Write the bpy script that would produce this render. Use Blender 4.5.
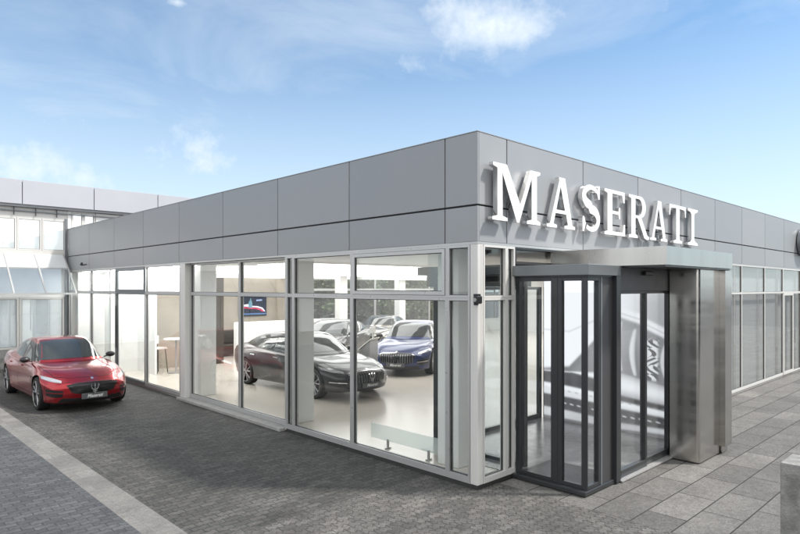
import bpy, bmesh, math, random
import numpy as np
from mathutils import Vector, Matrix
from mathutils.bvhtree import BVHTree
from math import radians as RAD, pi, sin, cos

for _o in list(bpy.data.objects): bpy.data.objects.remove(_o)
S = bpy.context.scene
COL = S.collection
random.seed(7)

# ------------------------------------------------------------------ camera
CAMZ = 2.6
cd = bpy.data.cameras.new("camera")
cam = bpy.data.objects.new("camera", cd); COL.objects.link(cam)
cam.location = (-6.048, -4.844, CAMZ)
cam.rotation_euler = (RAD(90), 0, math.atan2(0.72, 0.694) - RAD(90))
cd.sensor_width = 36; cd.lens = 27.0; cd.shift_y = 0.0263
cd.clip_start = 0.05; cd.clip_end = 2000
S.camera = cam

# ------------------------------------------------------------------ sun + sky
SUN = Vector((0.56, -0.56, 1.0)).normalized()
sl = bpy.data.lights.new("sun", 'SUN'); sl.energy = 3.3; sl.angle = RAD(5); sl.color = (1.0, 0.95, 0.88)
so = bpy.data.objects.new("sun", sl); COL.objects.link(so)
so.rotation_euler = (-SUN).to_track_quat('-Z', 'Y').to_euler()
S.view_settings.view_transform = 'Standard'; S.view_settings.look = 'None'
S.view_settings.exposure = 0.75; S.view_settings.gamma = 1.0
S.view_settings.use_curve_mapping = False
S.render.engine = 'CYCLES'
S.cycles.max_bounces = 10; S.cycles.transparent_max_bounces = 24
S.cycles.diffuse_bounces = 4; S.cycles.glossy_bounces = 4

W = bpy.data.worlds.new("World"); S.world = W; W.use_nodes = True
nt = W.node_tree; N = nt.nodes; Lk = nt.links; N.clear()
def wn(t, **k):
    n = N.new(t)
    for a, b in k.items(): setattr(n, a, b)
    return n
out = wn('ShaderNodeOutputWorld'); bg = wn('ShaderNodeBackground'); bg.inputs['Strength'].default_value = 0.14
sky = wn('ShaderNodeTexSky', sky_type='NISHITA'); sky.sun_disc = False
sky.sun_elevation = math.asin(SUN.z); sky.sun_rotation = math.atan2(SUN.x, SUN.y)
sky.air_density = 1.0; sky.dust_density = 0.6; sky.ozone_density = 2.2; sky.altitude = 200
tc = wn('ShaderNodeTexCoord')
mp = wn('ShaderNodeMapping'); mp.inputs['Scale'].default_value = (1.6, 1.6, 5.0); mp.inputs['Rotation'].default_value = (0, RAD(8), RAD(20))
Lk.new(tc.outputs['Generated'], mp.inputs['Vector'])
nz = wn('ShaderNodeTexNoise'); nz.inputs['Scale'].default_value = 1.5; nz.inputs['Detail'].default_value = 9; nz.inputs['Roughness'].default_value = 0.58; nz.inputs['Distortion'].default_value = 0.6
Lk.new(mp.outputs[0], nz.inputs['Vector'])
r1 = wn('ShaderNodeMapRange'); r1.inputs[1].default_value = 0.38; r1.inputs[2].default_value = 0.78; r1.inputs[3].default_value = 0.06; r1.inputs[4].default_value = 0.55
Lk.new(nz.outputs['Fac'], r1.inputs[0])
# one bigger cumulus in a fixed direction of the sky, ragged by noise
def cloud(dirv, half, thr=(0.0, 0.5), amp=1.0, nscale=9.0, flat=1.0):
    d = Vector(dirv).normalized()
    side = Vector((0, 0, 1)).cross(d).normalized(); up = d.cross(side)
    def dot(v, s):
        n = wn('ShaderNodeVectorMath', operation='DOT_PRODUCT'); Lk.new(tc.outputs['Generated'], n.inputs[0]); n.inputs[1].default_value = v * s
        return n
    a = dot(side, 1 / half[0]); b = dot(up, 1 / half[1]); c = dot(d, 1.0)
    off = Vector(d)
    bo = wn('ShaderNodeMath', operation='ADD'); Lk.new(b.outputs['Value'], bo.inputs[0]); bo.inputs[1].default_value = 0
    a2 = wn('ShaderNodeMath', operation='MULTIPLY'); Lk.new(a.outputs['Value'], a2.inputs[0]); Lk.new(a.outputs['Value'], a2.inputs[1])
    b2 = wn('ShaderNodeMath', operation='MULTIPLY'); Lk.new(bo.outputs[0], b2.inputs[0]); Lk.new(bo.outputs[0], b2.inputs[1])
    s = wn('ShaderNodeMath', operation='ADD'); Lk.new(a2.outputs[0], s.inputs[0]); Lk.new(b2.outputs[0], s.inputs[1])
    q = wn('ShaderNodeMath', operation='SQRT'); Lk.new(s.outputs[0], q.inputs[0])
    n2 = wn('ShaderNodeTexNoise'); n2.inputs['Scale'].default_value = nscale; n2.inputs['Detail'].default_value = 10; n2.inputs['Roughness'].default_value = 0.62
    Lk.new(tc.outputs['Generated'], n2.inputs['Vector'])
    m = wn('ShaderNodeMath', operation='MULTIPLY_ADD'); Lk.new(n2.outputs['Fac'], m.inputs[0]); m.inputs[1].default_value = 2.6; m.inputs[2].default_value = -0.45
    e = wn('ShaderNodeMath', operation='SUBTRACT'); Lk.new(m.outputs[0], e.inputs[0]); Lk.new(q.outputs[0], e.inputs[1])
    rr = wn('ShaderNodeMapRange'); rr.inputs[1].default_value = thr[0]; rr.inputs[2].default_value = thr[1]; rr.inputs[3].default_value = 0; rr.inputs[4].default_value = amp
    Lk.new(e.outputs[0], rr.inputs[0])
    f = wn('ShaderNodeMath', operation='GREATER_THAN'); Lk.new(c.outputs['Value'], f.inputs[0]); f.inputs[1].default_value = 0
    g = wn('ShaderNodeMath', operation='MULTIPLY'); Lk.new(rr.outputs[0], g.inputs[0]); Lk.new(f.outputs[0], g.inputs[1])
    return g.outputs[0]
def pixdir(px, py):
    r = Vector(((px - 400) / 600, 1.0))
    return Vector((r.x * .72 + .694, -r.x * .694 + .72, -(py - 288) / 600))
def mx(a, b):
    n = wn('ShaderNodeMath', operation='MAXIMUM'); Lk.new(a, n.inputs[0]); Lk.new(b, n.inputs[1]); return n.outputs[0]
cl = mx(r1.outputs[0], cloud(pixdir(488, 24), (0.205, 0.075), (0.0, 0.80), 0.95, 7))
cl = mx(cl, cloud(pixdir(30, 172), (0.26, 0.085), (0.0, 0.9), 0.85, 10))
cl = mx(cl, cloud(pixdir(195, 165), (0.15, 0.085), (0.0, 0.9), 0.8, 11))
cl = mx(cl, cloud(pixdir(178, 2), (0.035, 0.012), (0.0, 0.9), 0.8, 14))
# thin veil towards the horizon
sp = wn('ShaderNodeSeparateXYZ'); Lk.new(tc.outputs['Generated'], sp.inputs[0])
hz = wn('ShaderNodeMapRange'); hz.inputs[1].default_value = 0.0; hz.inputs[2].default_value = 0.40; hz.inputs[3].default_value = 0.85; hz.inputs[4].default_value = 0.0
Lk.new(sp.outputs['Z'], hz.inputs[0])
cl = mx(cl, hz.outputs[0])
mixc = wn('ShaderNodeMix', data_type='RGBA'); Lk.new(cl, mixc.inputs[0]); tint = wn('ShaderNodeMix', data_type='RGBA', blend_type='MULTIPLY'); tint.inputs[0].default_value = 1; Lk.new(sky.outputs[0], tint.inputs[6]); tint.inputs[7].default_value = (.60, .745, .775, 1)
Lk.new(tint.outputs[2], mixc.inputs[6]); mixc.inputs[7].default_value = (4.0, 4.4, 4.75, 1)
# unseen bright broken cloud added behind the viewer as fill light
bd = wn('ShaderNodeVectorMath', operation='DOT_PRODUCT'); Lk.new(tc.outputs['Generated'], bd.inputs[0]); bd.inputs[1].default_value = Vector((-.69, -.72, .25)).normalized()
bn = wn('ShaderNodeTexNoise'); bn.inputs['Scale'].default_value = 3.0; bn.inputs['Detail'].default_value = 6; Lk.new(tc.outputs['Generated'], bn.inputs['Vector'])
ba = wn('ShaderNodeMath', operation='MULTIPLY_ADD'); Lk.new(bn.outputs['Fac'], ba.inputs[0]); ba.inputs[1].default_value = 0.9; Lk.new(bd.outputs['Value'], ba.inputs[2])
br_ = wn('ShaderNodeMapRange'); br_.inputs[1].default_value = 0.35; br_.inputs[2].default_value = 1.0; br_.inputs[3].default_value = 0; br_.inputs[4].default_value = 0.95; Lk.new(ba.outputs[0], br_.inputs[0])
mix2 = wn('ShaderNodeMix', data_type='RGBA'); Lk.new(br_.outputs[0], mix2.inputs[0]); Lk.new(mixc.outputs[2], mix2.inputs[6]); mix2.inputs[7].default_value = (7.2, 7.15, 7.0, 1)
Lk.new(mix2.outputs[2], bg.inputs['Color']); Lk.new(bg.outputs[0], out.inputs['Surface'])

# ------------------------------------------------------------------ materials
def M(name, col, rough=0.5, metal=0.0, var=0.0, vs=3.0, bump=0.0, bs=40.0, coat=0.0, emit=None, es=0.0, spec=0.5, rvar=0.0, stretch=None):
    m = bpy.data.materials.new(name); m.use_nodes = True
    t = m.node_tree; b = t.nodes['Principled BSDF']
    b.inputs['Base Color'].default_value = (*col, 1); b.inputs['Roughness'].default_value = rough; b.inputs['Metallic'].default_value = metal
    b.inputs['Coat Weight'].default_value = coat; b.inputs['Coat Roughness'].default_value = 0.03
    b.inputs['Specular IOR Level'].default_value = spec
    if emit: b.inputs['Emission Color'].default_value = (*emit, 1); b.inputs['Emission Strength'].default_value = es
    c = t.nodes.new('ShaderNodeTexCoord'); vec = c.outputs['Object']
    if stretch:
        mm = t.nodes.new('ShaderNodeMapping'); mm.inputs['Scale'].default_value = stretch; t.links.new(vec, mm.inputs[0]); vec = mm.outputs[0]
    if var or rvar:
        n = t.nodes.new('ShaderNodeTexNoise'); n.inputs['Scale'].default_value = vs; n.inputs['Detail'].default_value = 7; n.inputs['Roughness'].default_value = 0.6
        t.links.new(vec, n.inputs['Vector'])
        if var:
            mr = t.nodes.new('ShaderNodeMapRange'); mr.inputs[1].default_value = 0.25; mr.inputs[2].default_value = 0.75; mr.inputs[3].default_value = 1 - var; mr.inputs[4].default_value = 1 + var
            t.links.new(n.outputs['Fac'], mr.inputs[0])
            h = t.nodes.new('ShaderNodeHueSaturation'); h.inputs['Color'].default_value = (*col, 1); t.links.new(mr.outputs[0], h.inputs['Value']); t.links.new(h.outputs[0], b.inputs['Base Color'])
        if rvar:
            m2 = t.nodes.new('ShaderNodeMapRange'); m2.inputs[1].default_value = 0.3; m2.inputs[2].default_value = 0.7; m2.inputs[3].default_value = max(0.02, rough - rvar); m2.inputs[4].default_value = rough + rvar
            t.links.new(n.outputs['Fac'], m2.inputs[0]); t.links.new(m2.outputs[0], b.inputs['Roughness'])
    if bump:
        n = t.nodes.new('ShaderNodeTexNoise'); n.inputs['Scale'].default_value = bs; n.inputs['Detail'].default_value = 4; t.links.new(vec, n.inputs['Vector'])
        bp = t.nodes.new('ShaderNodeBump'); bp.inputs['Strength'].default_value = bump; bp.inputs['Distance'].default_value = 0.02
        t.links.new(n.outputs['Fac'], bp.inputs['Height']); t.links.new(bp.outputs[0], b.inputs['Normal'])
    return m
def glass(name, tint=(0.95, 0.965, 0.96), base=0.05, gain=0.85, rough=0.0, milk=0.0, milkcol=(.8, .85, .84)):
    m = bpy.data.materials.new(name); m.use_nodes = True; t = m.node_tree; t.nodes.clear()
    o = t.nodes.new('ShaderNodeOutputMaterial'); tr = t.nodes.new('ShaderNodeBsdfTransparent'); tr.inputs[0].default_value = (*tint, 1)
    g = t.nodes.new('ShaderNodeBsdfGlossy'); g.inputs['Roughness'].default_value = rough; g.inputs['Color'].default_value = (1, 1, 1, 1)
    lw = t.nodes.new('ShaderNodeLayerWeight'); lw.inputs['Blend'].default_value = 0.5
    p = t.nodes.new('ShaderNodeMath'); p.operation = 'POWER'; t.links.new(lw.outputs['Facing'], p.inputs[0]); p.inputs[1].default_value = 4.5
    a = t.nodes.new('ShaderNodeMath'); a.operation = 'MULTIPLY_ADD'; t.links.new(p.outputs[0], a.inputs[0]); a.inputs[1].default_value = gain; a.inputs[2].default_value = base
    mxx = t.nodes.new('ShaderNodeMixShader'); t.links.new(a.outputs[0], mxx.inputs[0]); t.links.new(tr.outputs[0], mxx.inputs[1]); t.links.new(g.outputs[0], mxx.inputs[2])
    last = mxx.outputs[0]
    if milk:
        d = t.nodes.new('ShaderNodeBsdfDiffuse'); d.inputs[0].default_value = (*milkcol, 1)
        m2 = t.nodes.new('ShaderNodeMixShader'); m2.inputs[0].default_value = milk; t.links.new(last, m2.inputs[1]); t.links.new(d.outputs[0], m2.inputs[2]); last = m2.outputs[0]
    t.links.new(last, o.inputs[0]); return m
def emis(name, col, s, vary=None):
    m = bpy.data.materials.new(name); m.use_nodes = True; t = m.node_tree; t.nodes.clear()
    o = t.nodes.new('ShaderNodeOutputMaterial'); e = t.nodes.new('ShaderNodeEmission'); e.inputs[0].default_value = (*col, 1); e.inputs[1].default_value = s
    if vary:
        c = t.nodes.new('ShaderNodeTexCoord'); n = t.nodes.new('ShaderNodeTexNoise'); n.inputs['Scale'].default_value = vary[0]; n.inputs['Detail'].default_value = 6
        t.links.new(c.outputs['Object'], n.inputs[0]); r = t.nodes.new('ShaderNodeMapRange'); r.inputs[1].default_value = .3; r.inputs[2].default_value = .7
        r.inputs[3].default_value = s * vary[1]; r.inputs[4].default_value = s * vary[2]; t.links.new(n.outputs['Fac'], r.inputs[0]); t.links.new(r.outputs[0], e.inputs[1])
    t.links.new(e.outputs[0], o.inputs[0]); return m
def paving(name, c1, c2, mortar, bw, rh, msize, offset=0.5, var=0.35, warp=0.0, rot=0.0, rough=0.85, bump=0.6, stain=0.3, squash=1.0):
    m = bpy.data.materials.new(name); m.use_nodes = True; t = m.node_tree; b = t.nodes['Principled BSDF']; ln = t.links
    nn = lambda k: t.nodes.new(k)
    c = nn('ShaderNodeTexCoord'); mpp = nn('ShaderNodeMapping'); mpp.inputs['Rotation'].default_value = (0, 0, rot); ln.new(c.outputs['Object'], mpp.inputs[0])
    vec = mpp.outputs[0]
    if warp:
        wv = nn('ShaderNodeTexWave'); wv.wave_type = 'BANDS'; wv.bands_direction = 'X'; wv.inputs['Scale'].default_value = 1.57 / bw / 2 ; ln.new(vec, wv.inputs[0])
        n = nn('ShaderNodeTexNoise'); n.inputs['Scale'].default_value = 7; ln.new(vec, n.inputs[0])
        sb = nn('ShaderNodeVectorMath'); sb.operation = 'SUBTRACT'; ln.new(n.outputs['Color'], sb.inputs[0]); sb.inputs[1].default_value = (.5, .5, .5)
        sc = nn('ShaderNodeVectorMath'); sc.operation = 'SCALE'; ln.new(sb.outputs[0], sc.inputs[0]); sc.inputs['Scale'].default_value = warp
        ad = nn('ShaderNodeVectorMath'); ad.operation = 'ADD'; ln.new(vec, ad.inputs[0]); ln.new(sc.outputs[0], ad.inputs[1]); vec = ad.outputs[0]
        cb = nn('ShaderNodeCombineXYZ'); ml = nn('ShaderNodeMath'); ml.operation = 'MULTIPLY'; ln.new(wv.outputs['Fac'], ml.inputs[0]); ml.inputs[1].default_value = warp * 0.8
        ln.new(ml.outputs[0], cb.inputs['Y']); a2 = nn('ShaderNodeVectorMath'); a2.operation = 'ADD'; ln.new(vec, a2.inputs[0]); ln.new(cb.outputs[0], a2.inputs[1]); vec = a2.outputs[0]
    br = nn('ShaderNodeTexBrick'); br.offset = offset; br.inputs['Scale'].default_value = 1.0; br.inputs['Brick Width'].default_value = bw; br.inputs['Row Height'].default_value = rh
    br.inputs['Mortar Size'].default_value = msize; br.inputs['Mortar Smooth'].default_value = 0.25; br.inputs['Bias'].default_value = 0.0
    br.inputs['Color1'].default_value = (*c1, 1); br.inputs['Color2'].default_value = (*c2, 1); br.inputs['Mortar'].default_value = (*mortar, 1)
    ln.new(vec, br.inputs[0])
    fine = nn('ShaderNodeTexNoise'); fine.inputs['Scale'].default_value = 42; fine.inputs['Detail'].default_value = 7; fine.inputs['Roughness'].default_value = .82; ln.new(c.outputs['Object'], fine.inputs[0])
    big = nn('ShaderNodeTexNoise'); big.inputs['Scale'].default_value = 1.1; big.inputs['Detail'].default_value = 8; big.inputs['Roughness'].default_value = .65; ln.new(c.outputs['Object'], big.inputs[0])
    sm = nn('ShaderNodeTexMusgrave') if False else nn('ShaderNodeTexNoise'); sm.inputs['Scale'].default_value = 14; sm.inputs['Detail'].default_value = 5; ln.new(c.outputs['Object'], sm.inputs[0])
    def rng(src, lo, hi, a=.25, bb=.75):
        r = nn('ShaderNodeMapRange'); r.inputs[1].default_value = a; r.inputs[2].default_value = bb; r.inputs[3].default_value = lo; r.inputs[4].default_value = hi; ln.new(src, r.inputs[0]); return r.outputs[0]
    f1 = rng(fine.outputs['Fac'], 1 - var, 1 + var); f2 = rng(big.outputs['Fac'], 1 - stain, 1 + stain); f3 = rng(sm.outputs['Fac'], 1 - stain * .6, 1 + stain * .6)
    a = nn('ShaderNodeMath'); a.operation = 'MULTIPLY'; ln.new(f1, a.inputs[0]); ln.new(f2, a.inputs[1])
    a3 = nn('ShaderNodeMath'); a3.operation = 'MULTIPLY'; ln.new(a.outputs[0], a3.inputs[0]); ln.new(f3, a3.inputs[1])
    h = nn('ShaderNodeHueSaturation'); ln.new(br.outputs['Color'], h.inputs['Color']); ln.new(a3.outputs[0], h.inputs['Value']); ln.new(h.outputs[0], b.inputs['Base Color'])
    b.inputs['Roughness'].default_value = rough
    ln.new(rng(big.outputs['Fac'], rough - .15, min(1, rough + .1)), b.inputs['Roughness'])
    inv = nn('ShaderNodeMath'); inv.operation = 'MULTIPLY_ADD'; ln.new(br.outputs['Fac'], inv.inputs[0]); inv.inputs[1].default_value = -1.0; ln.new(rng(fine.outputs['Fac'], .7, 1.1), inv.inputs[2])
    i2 = nn('ShaderNodeMath'); i2.operation = 'ADD'; ln.new(inv.outputs[0], i2.inputs[0]); ln.new(rng(sm.outputs['Fac'], -.25, .25), i2.inputs[1])
    bp = nn('ShaderNodeBump'); bp.inputs['Strength'].default_value = bump; bp.inputs['Distance'].default_value = 0.012
    ln.new(i2.outputs[0], bp.inputs['Height']); ln.new(bp.outputs[0], b.inputs['Normal'])
    return m

m_clad = M('grey_cladding', (0.290, 0.304, 0.322), 0.45, 0.15, var=.03, vs=1.2, rvar=.05)
CL3 = [m_clad, M('grey_cladding_b', (0.305, 0.318, 0.337), 0.48, 0.15, var=.04, vs=1.6, rvar=.05), M('grey_cladding_c', (0.280, 0.293, 0.311), 0.43, 0.15, var=.04, vs=1.1, rvar=.06)]
m_joint = M('joint_black', (0.02, 0.02, 0.022), 0.7)
m_alu = M('silver_aluminium', (0.47, 0.473, 0.475), 0.32, 0.45, rvar=.06, vs=8)
m_aluw = M('pale_aluminium', (0.62, 0.615, 0.60), 0.4, 0.15)
m_dark = M('anthracite_frame', (0.055, 0.059, 0.063), 0.28, 0.5)
m_dpan = M('dark_grey_panel', (0.085, 0.085, 0.09), 0.42, 0.5, rvar=.05)
m_mid = M('grey_aluminium', (0.20, 0.215, 0.23), 0.38, 0.6)
m_steel = M('brushed_steel', (0.53, 0.52, 0.50), 0.20, 1.0, vs=5, stretch=(.15, .15, 1.2), rvar=.07)
m_steelh = M('brushed_steel_band', (0.50, 0.49, 0.475), 0.24, 1.0, vs=3, stretch=(1.2, 1.2, .1), rvar=.06)
m_chrome = M('chrome', (0.8, 0.8, 0.8), 0.07, 1.0)
m_letter = M('letter_white_face', (0.86, 0.86, 0.86), 0.25, 0.15)
m_lside = M('letter_polished_edge', (0.72, 0.72, 0.72), 0.16, 0.9)
m_glass = glass('window_glass', (.955, .97, .965), 0.045, .8)
m_glass2 = glass('entrance_glass', (.93, .945, .945), 0.06, .85)
m_frost = glass('green_frosted_glass', (.86, .95, .93), 0.05, .6, milk=.35, milkcol=(.85, .92, .89))
m_white = M('white_plaster', (0.80, 0.80, 0.79), 0.6)
m_ceil = M('ceiling_white', (0.78, 0.78, 0.76), 0.7)
m_blind = M('white_blind', (0.78, 0.79, 0.80), 0.8)
m_gblind = M('grey_screen', (.33, .335, .345), .8, var=.16, vs=18, stretch=(.02, .02, 2.2))
m_marble = M('beige_marble', (0.42, 0.37, 0.31), 0.3, var=.18, vs=1.4)
m_brown = M('dark_brown_wood', (0.06, 0.045, 0.035), 0.5)
m_floor = M('showroom_floor', (0.62, 0.57, 0.515), 0.2, var=.04, vs=1, spec=.5)
m_mat = M('entrance_floor', (0.26, 0.265, 0.27), 0.22, var=.3, vs=6)
m_conc = M('weathered_concrete', (0.235, 0.235, 0.225), 0.88, var=.45, vs=7, bump=.5, bs=45)
m_sill = M('concrete_sill', (0.27, 0.27, 0.26), 0.85, var=.2, vs=7, bump=.3, bs=50)
m_plinth = M('black_plinth', (0.03, 0.03, 0.03), 0.6, var=.3, vs=6)
m_black = M('black_plastic', (0.015, 0.015, 0.017), 0.35)
m_lampw2 = emis('luminous_ceiling', (1.0, 0.985, 0.965), 2.8)
m_lamp = emis('ceiling_lamp_lit', (1.0, 0.965, 0.91), 6.0)
m_bark = M('bark', (0.09, 0.07, 0.05), 0.9, var=.3, vs=12, bump=.5, bs=20)
def leafmat(name, c):
    m = M(name, c, 0.55, var=.45, vs=1.3); b = m.node_tree.nodes['Principled BSDF']
    b.inputs['Subsurface Weight'].default_value = 0; return m
m_leaf = leafmat('foliage_green', (0.10, 0.12, 0.04)); m_leaf2 = leafmat('foliage_dark', (0.065, 0.10, 0.035))
m_pav = paving('dark_pavers', (0.082, 0.079, 0.075), (0.046, 0.045, 0.043), (0.020, 0.029, 0.027), 0.20, 0.10, 0.007, warp=.022, stain=.55, var=.75, bump=.9)
m_pavb = paving('blue_grey_pavers', (0.080, 0.085, 0.092), (0.048, 0.052, 0.058), (0.035, 0.037, 0.04), 0.20, 0.10, 0.007, warp=.018, stain=.35, var=.65, bump=.9)
m_kerb = paving('kerb_stones', (0.175, 0.172, 0.165), (0.135, 0.133, 0.128), (0.14, 0.135, 0.13), 0.34, 0.5, 0.004, offset=0, rot=RAD(90), stain=.32, var=.5)
m_slab = paving('paving_slabs', (0.150, 0.146, 0.139), (0.088, 0.086, 0.083), (0.02, 0.02, 0.019), 0.90, 0.45, 0.008, stain=.40, var=.85, bump=.8)
m_inter = paving('interlocking_pavers', (0.118, 0.114, 0.108), (0.072, 0.070, 0.067), (0.04, 0.04, 0.038), 0.20, 0.11, 0.007, warp=.045, rot=0.0, stain=.5, var=.7, bump=.9)
m_asph = M('asphalt', (0.06, 0.06, 0.06), 0.9, var=.2, vs=3, bump=.3, bs=80)

# ------------------------------------------------------------------ mesh helpers
class MB:
    def __init__(s): s.v = []; s.f = []; s.m = []
    def add(s, vs, fs, mi=0):
        b = len(s.v); s.v += [tuple(v) for v in vs]; s.f += [tuple(i + b for i in f) for f in fs]; s.m += [mi] * len(fs); return s
    def box(s, x0, x1, y0, y1, z0, z1, mi=0):
        return s.add([(x0, y0, z0), (x1, y0, z0), (x1, y1, z0), (x0, y1, z0), (x0, y0, z1), (x1, y0, z1), (x1, y1, z1), (x0, y1, z1)],
                     [(0, 3, 2, 1), (4, 5, 6, 7), (0, 1, 5, 4), (1, 2, 6, 5), (2, 3, 7, 6), (3, 0, 4, 7)], mi)
    def prism(s, pts, z0, z1, mi=0):      # pts: ccw xy polygon
        n = len(pts); v = [(x, y, z0) for x, y in pts] + [(x, y, z1) for x, y in pts]
        f = [tuple(range(n - 1, -1, -1)), tuple(range(n, 2 * n))] + [(i, (i + 1) % n, (i + 1) % n + n, i + n) for i in range(n)]
        return s.add(v, f, mi)
    def tube(s, p, q, r, n=10, r2=None, mi=0):
        p = Vector(p); q = Vector(q); d = (q - p).normalized(); a = d.orthogonal().normalized(); b = d.cross(a); r2 = r if r2 is None else r2
        v = [p + (a * cos(2 * pi * i / n) + b * sin(2 * pi * i / n)) * r for i in range(n)] + [q + (a * cos(2 * pi * i / n) + b * sin(2 * pi * i / n)) * r2 for i in range(n)]
        f = [(i, (i + 1) % n, (i + 1) % n + n, i + n) for i in range(n)] + [tuple(range(n - 1, -1, -1)), tuple(range(n, 2 * n))]
        return s.add(v, f, mi)
    def bar(s, p, q, w, h, mi=0):       # rectangular bar between two points, w across (horizontal), h up
        p = Vector(p); q = Vector(q); d = (q - p).normalized(); a = d.cross(Vector((0, 0, 1)))
        a = a.normalized() if a.length > 1e-4 else Vector((1, 0, 0)); b = a.cross(d)
        v = []
        for c in (p, q):
            for i, j in ((-1, -1), (1, -1), (1, 1), (-1, 1)): v.append(c + a * i * w / 2 + b * j * h / 2)
        return s.add(v, [(0, 1, 2, 3), (7, 6, 5, 4), (0, 4, 5, 1), (1, 5, 6, 2), (2, 6, 7, 3), (3, 7, 4, 0)], mi)
    def build(s, name, mats, parent=None, bevel=0.0, smooth=False, segs=1):
        me = bpy.data.meshes.new(name); me.from_pydata(s.v, [], s.f); me.update()
        mats = mats if isinstance(mats, (list, tuple)) else [mats]
        for m in mats: me.materials.append(m)
        if len(mats) > 1: me.polygons.foreach_set('material_index', s.m)
        bm = bmesh.new(); bm.from_mesh(me)
        if bevel: bmesh.ops.bevel(bm, geom=[e for e in bm.edges if e.calc_face_angle(0) > .5], offset=bevel, segments=segs, affect='EDGES', profile=.5)
        bmesh.ops.recalc_face_normals(bm, faces=bm.faces); bm.to_mesh(me); bm.free()
        o = bpy.data.objects.new(name, me); COL.objects.link(o)
        if parent: o.parent = parent
        if smooth: shade(me)
        return o
def shade(me, ang=35):
    me.polygons.foreach_set('use_smooth', [True] * len(me.polygons)); me.set_sharp_from_angle(angle=RAD(ang))
def tag(o, label, cat, group=None):
    o['label'] = label; o['category'] = cat
    if group: o['group'] = group
    return o
def thing(name, label, cat, loc=(0, 0, 0), rz=0, group=None):
    o = bpy.data.objects.new(name, None); COL.objects.link(o); o.location = loc; o.rotation_euler = (0, 0, rz); return tag(o, label, cat, group)
def struct(o): o['kind'] = 'structure'; return o

# ------------------------------------------------------------------ ground
struct(MB().add([(-300, -300, -.012), (300, -300, -.012), (300, 300, -.012), (-300, 300, -.012)], [(0, 1, 2, 3)]).build('ground', m_asph))
def sheet(name, x0, x1, y0, y1, z, m):
    return struct(MB().add([(x0, y0, z), (x1, y0, z), (x1, y1, z), (x0, y1, z)], [(0, 1, 2, 3)]).build(name, m))
sheet('driveway_paving', -3.26, 0.45, 0.9, 17.8, 0.0, m_pav)
sheet('paving', -3.26, 0.45, -14, 0.9, 0.0, m_inter)
sheet('kerb_strip', -3.61, -3.26, -14, 17.8, 0.0, m_kerb)
sheet('road', -16, -3.61, -14, 17.8, 0.0, m_pavb)
sheet('footpath', 0.45, 40, -14, 0.0, 0.0, m_slab)

# ------------------------------------------------------------------ main showroom
HT, HB, HS = 4.61, 3.20, 3.67
BX, BY = 24.5, 17.8
bld = thing('showroom_building', 'single storey glass fronted car showroom with a grey panelled fascia at the corner', 'building')
# fascia panels with open joints over a dark backing
MB().box(.03, BX, .03, BY - .02, HB + .04, HT - .06).build('roof', m_joint, bld)
g = .009
fl = MB(); ys = [0.0, .56, 2.6, 4.68, 6.78, 8.92, 11.1, 13.27, 15.5, 17.74]
for i in range(len(ys) - 1):
    a = ys[i] + (g if i else 0); b = ys[i + 1] - g
    fl.box(0, .03, a, b, HS + g * 1.3, HT, (i * 2) % 3); fl.box(0, .03, a, b, HB, HS - g * 1.3, (i + 1) % 3)
fl.build('fascia', CL3, bld, bevel=.004)
fr = MB(); xs = [.0315, .63, 2.66, 4.62, 6.6, 8.55, 10.44, 12.36, 14.23, 16.2, 18.2, 20.2, 22.2, 24.5]
for i in range(len(xs) - 1):
    a = xs[i] + (g if i else 0); b = xs[i + 1] - g
    fr.box(a, b, 0, .03, HS + g * 1.3, HT, (i * 2 + 1) % 3); fr.box(a, b, 0, .03, HB, HS - g * 1.3, i % 3)
fr.build('fascia', CL3, bld, bevel=.004)
MB().box(-.004, .34, -.004, .34, HT + .002, HT + .012).box(-.004, .34, .34, BY, HT + .002, HT + .012).box(.34, BX, -.004, .34, HT + .002, HT + .012).build('roof_edge', m_clad, bld)
# interior shell
MB().box(.30, BX, .34, BY, 0.0, .012).build('floor', m_floor, bld)
MB().box(.04, BX - .2, .04, BY - .2, HB - .03, HB + .038).build('ceiling', m_ceil, bld)
w = MB(); w.box(BX - .2, BX, 0, BY, 0, HB - .035)                                         # far end
w.build('wall', m_white, bld)

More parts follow.
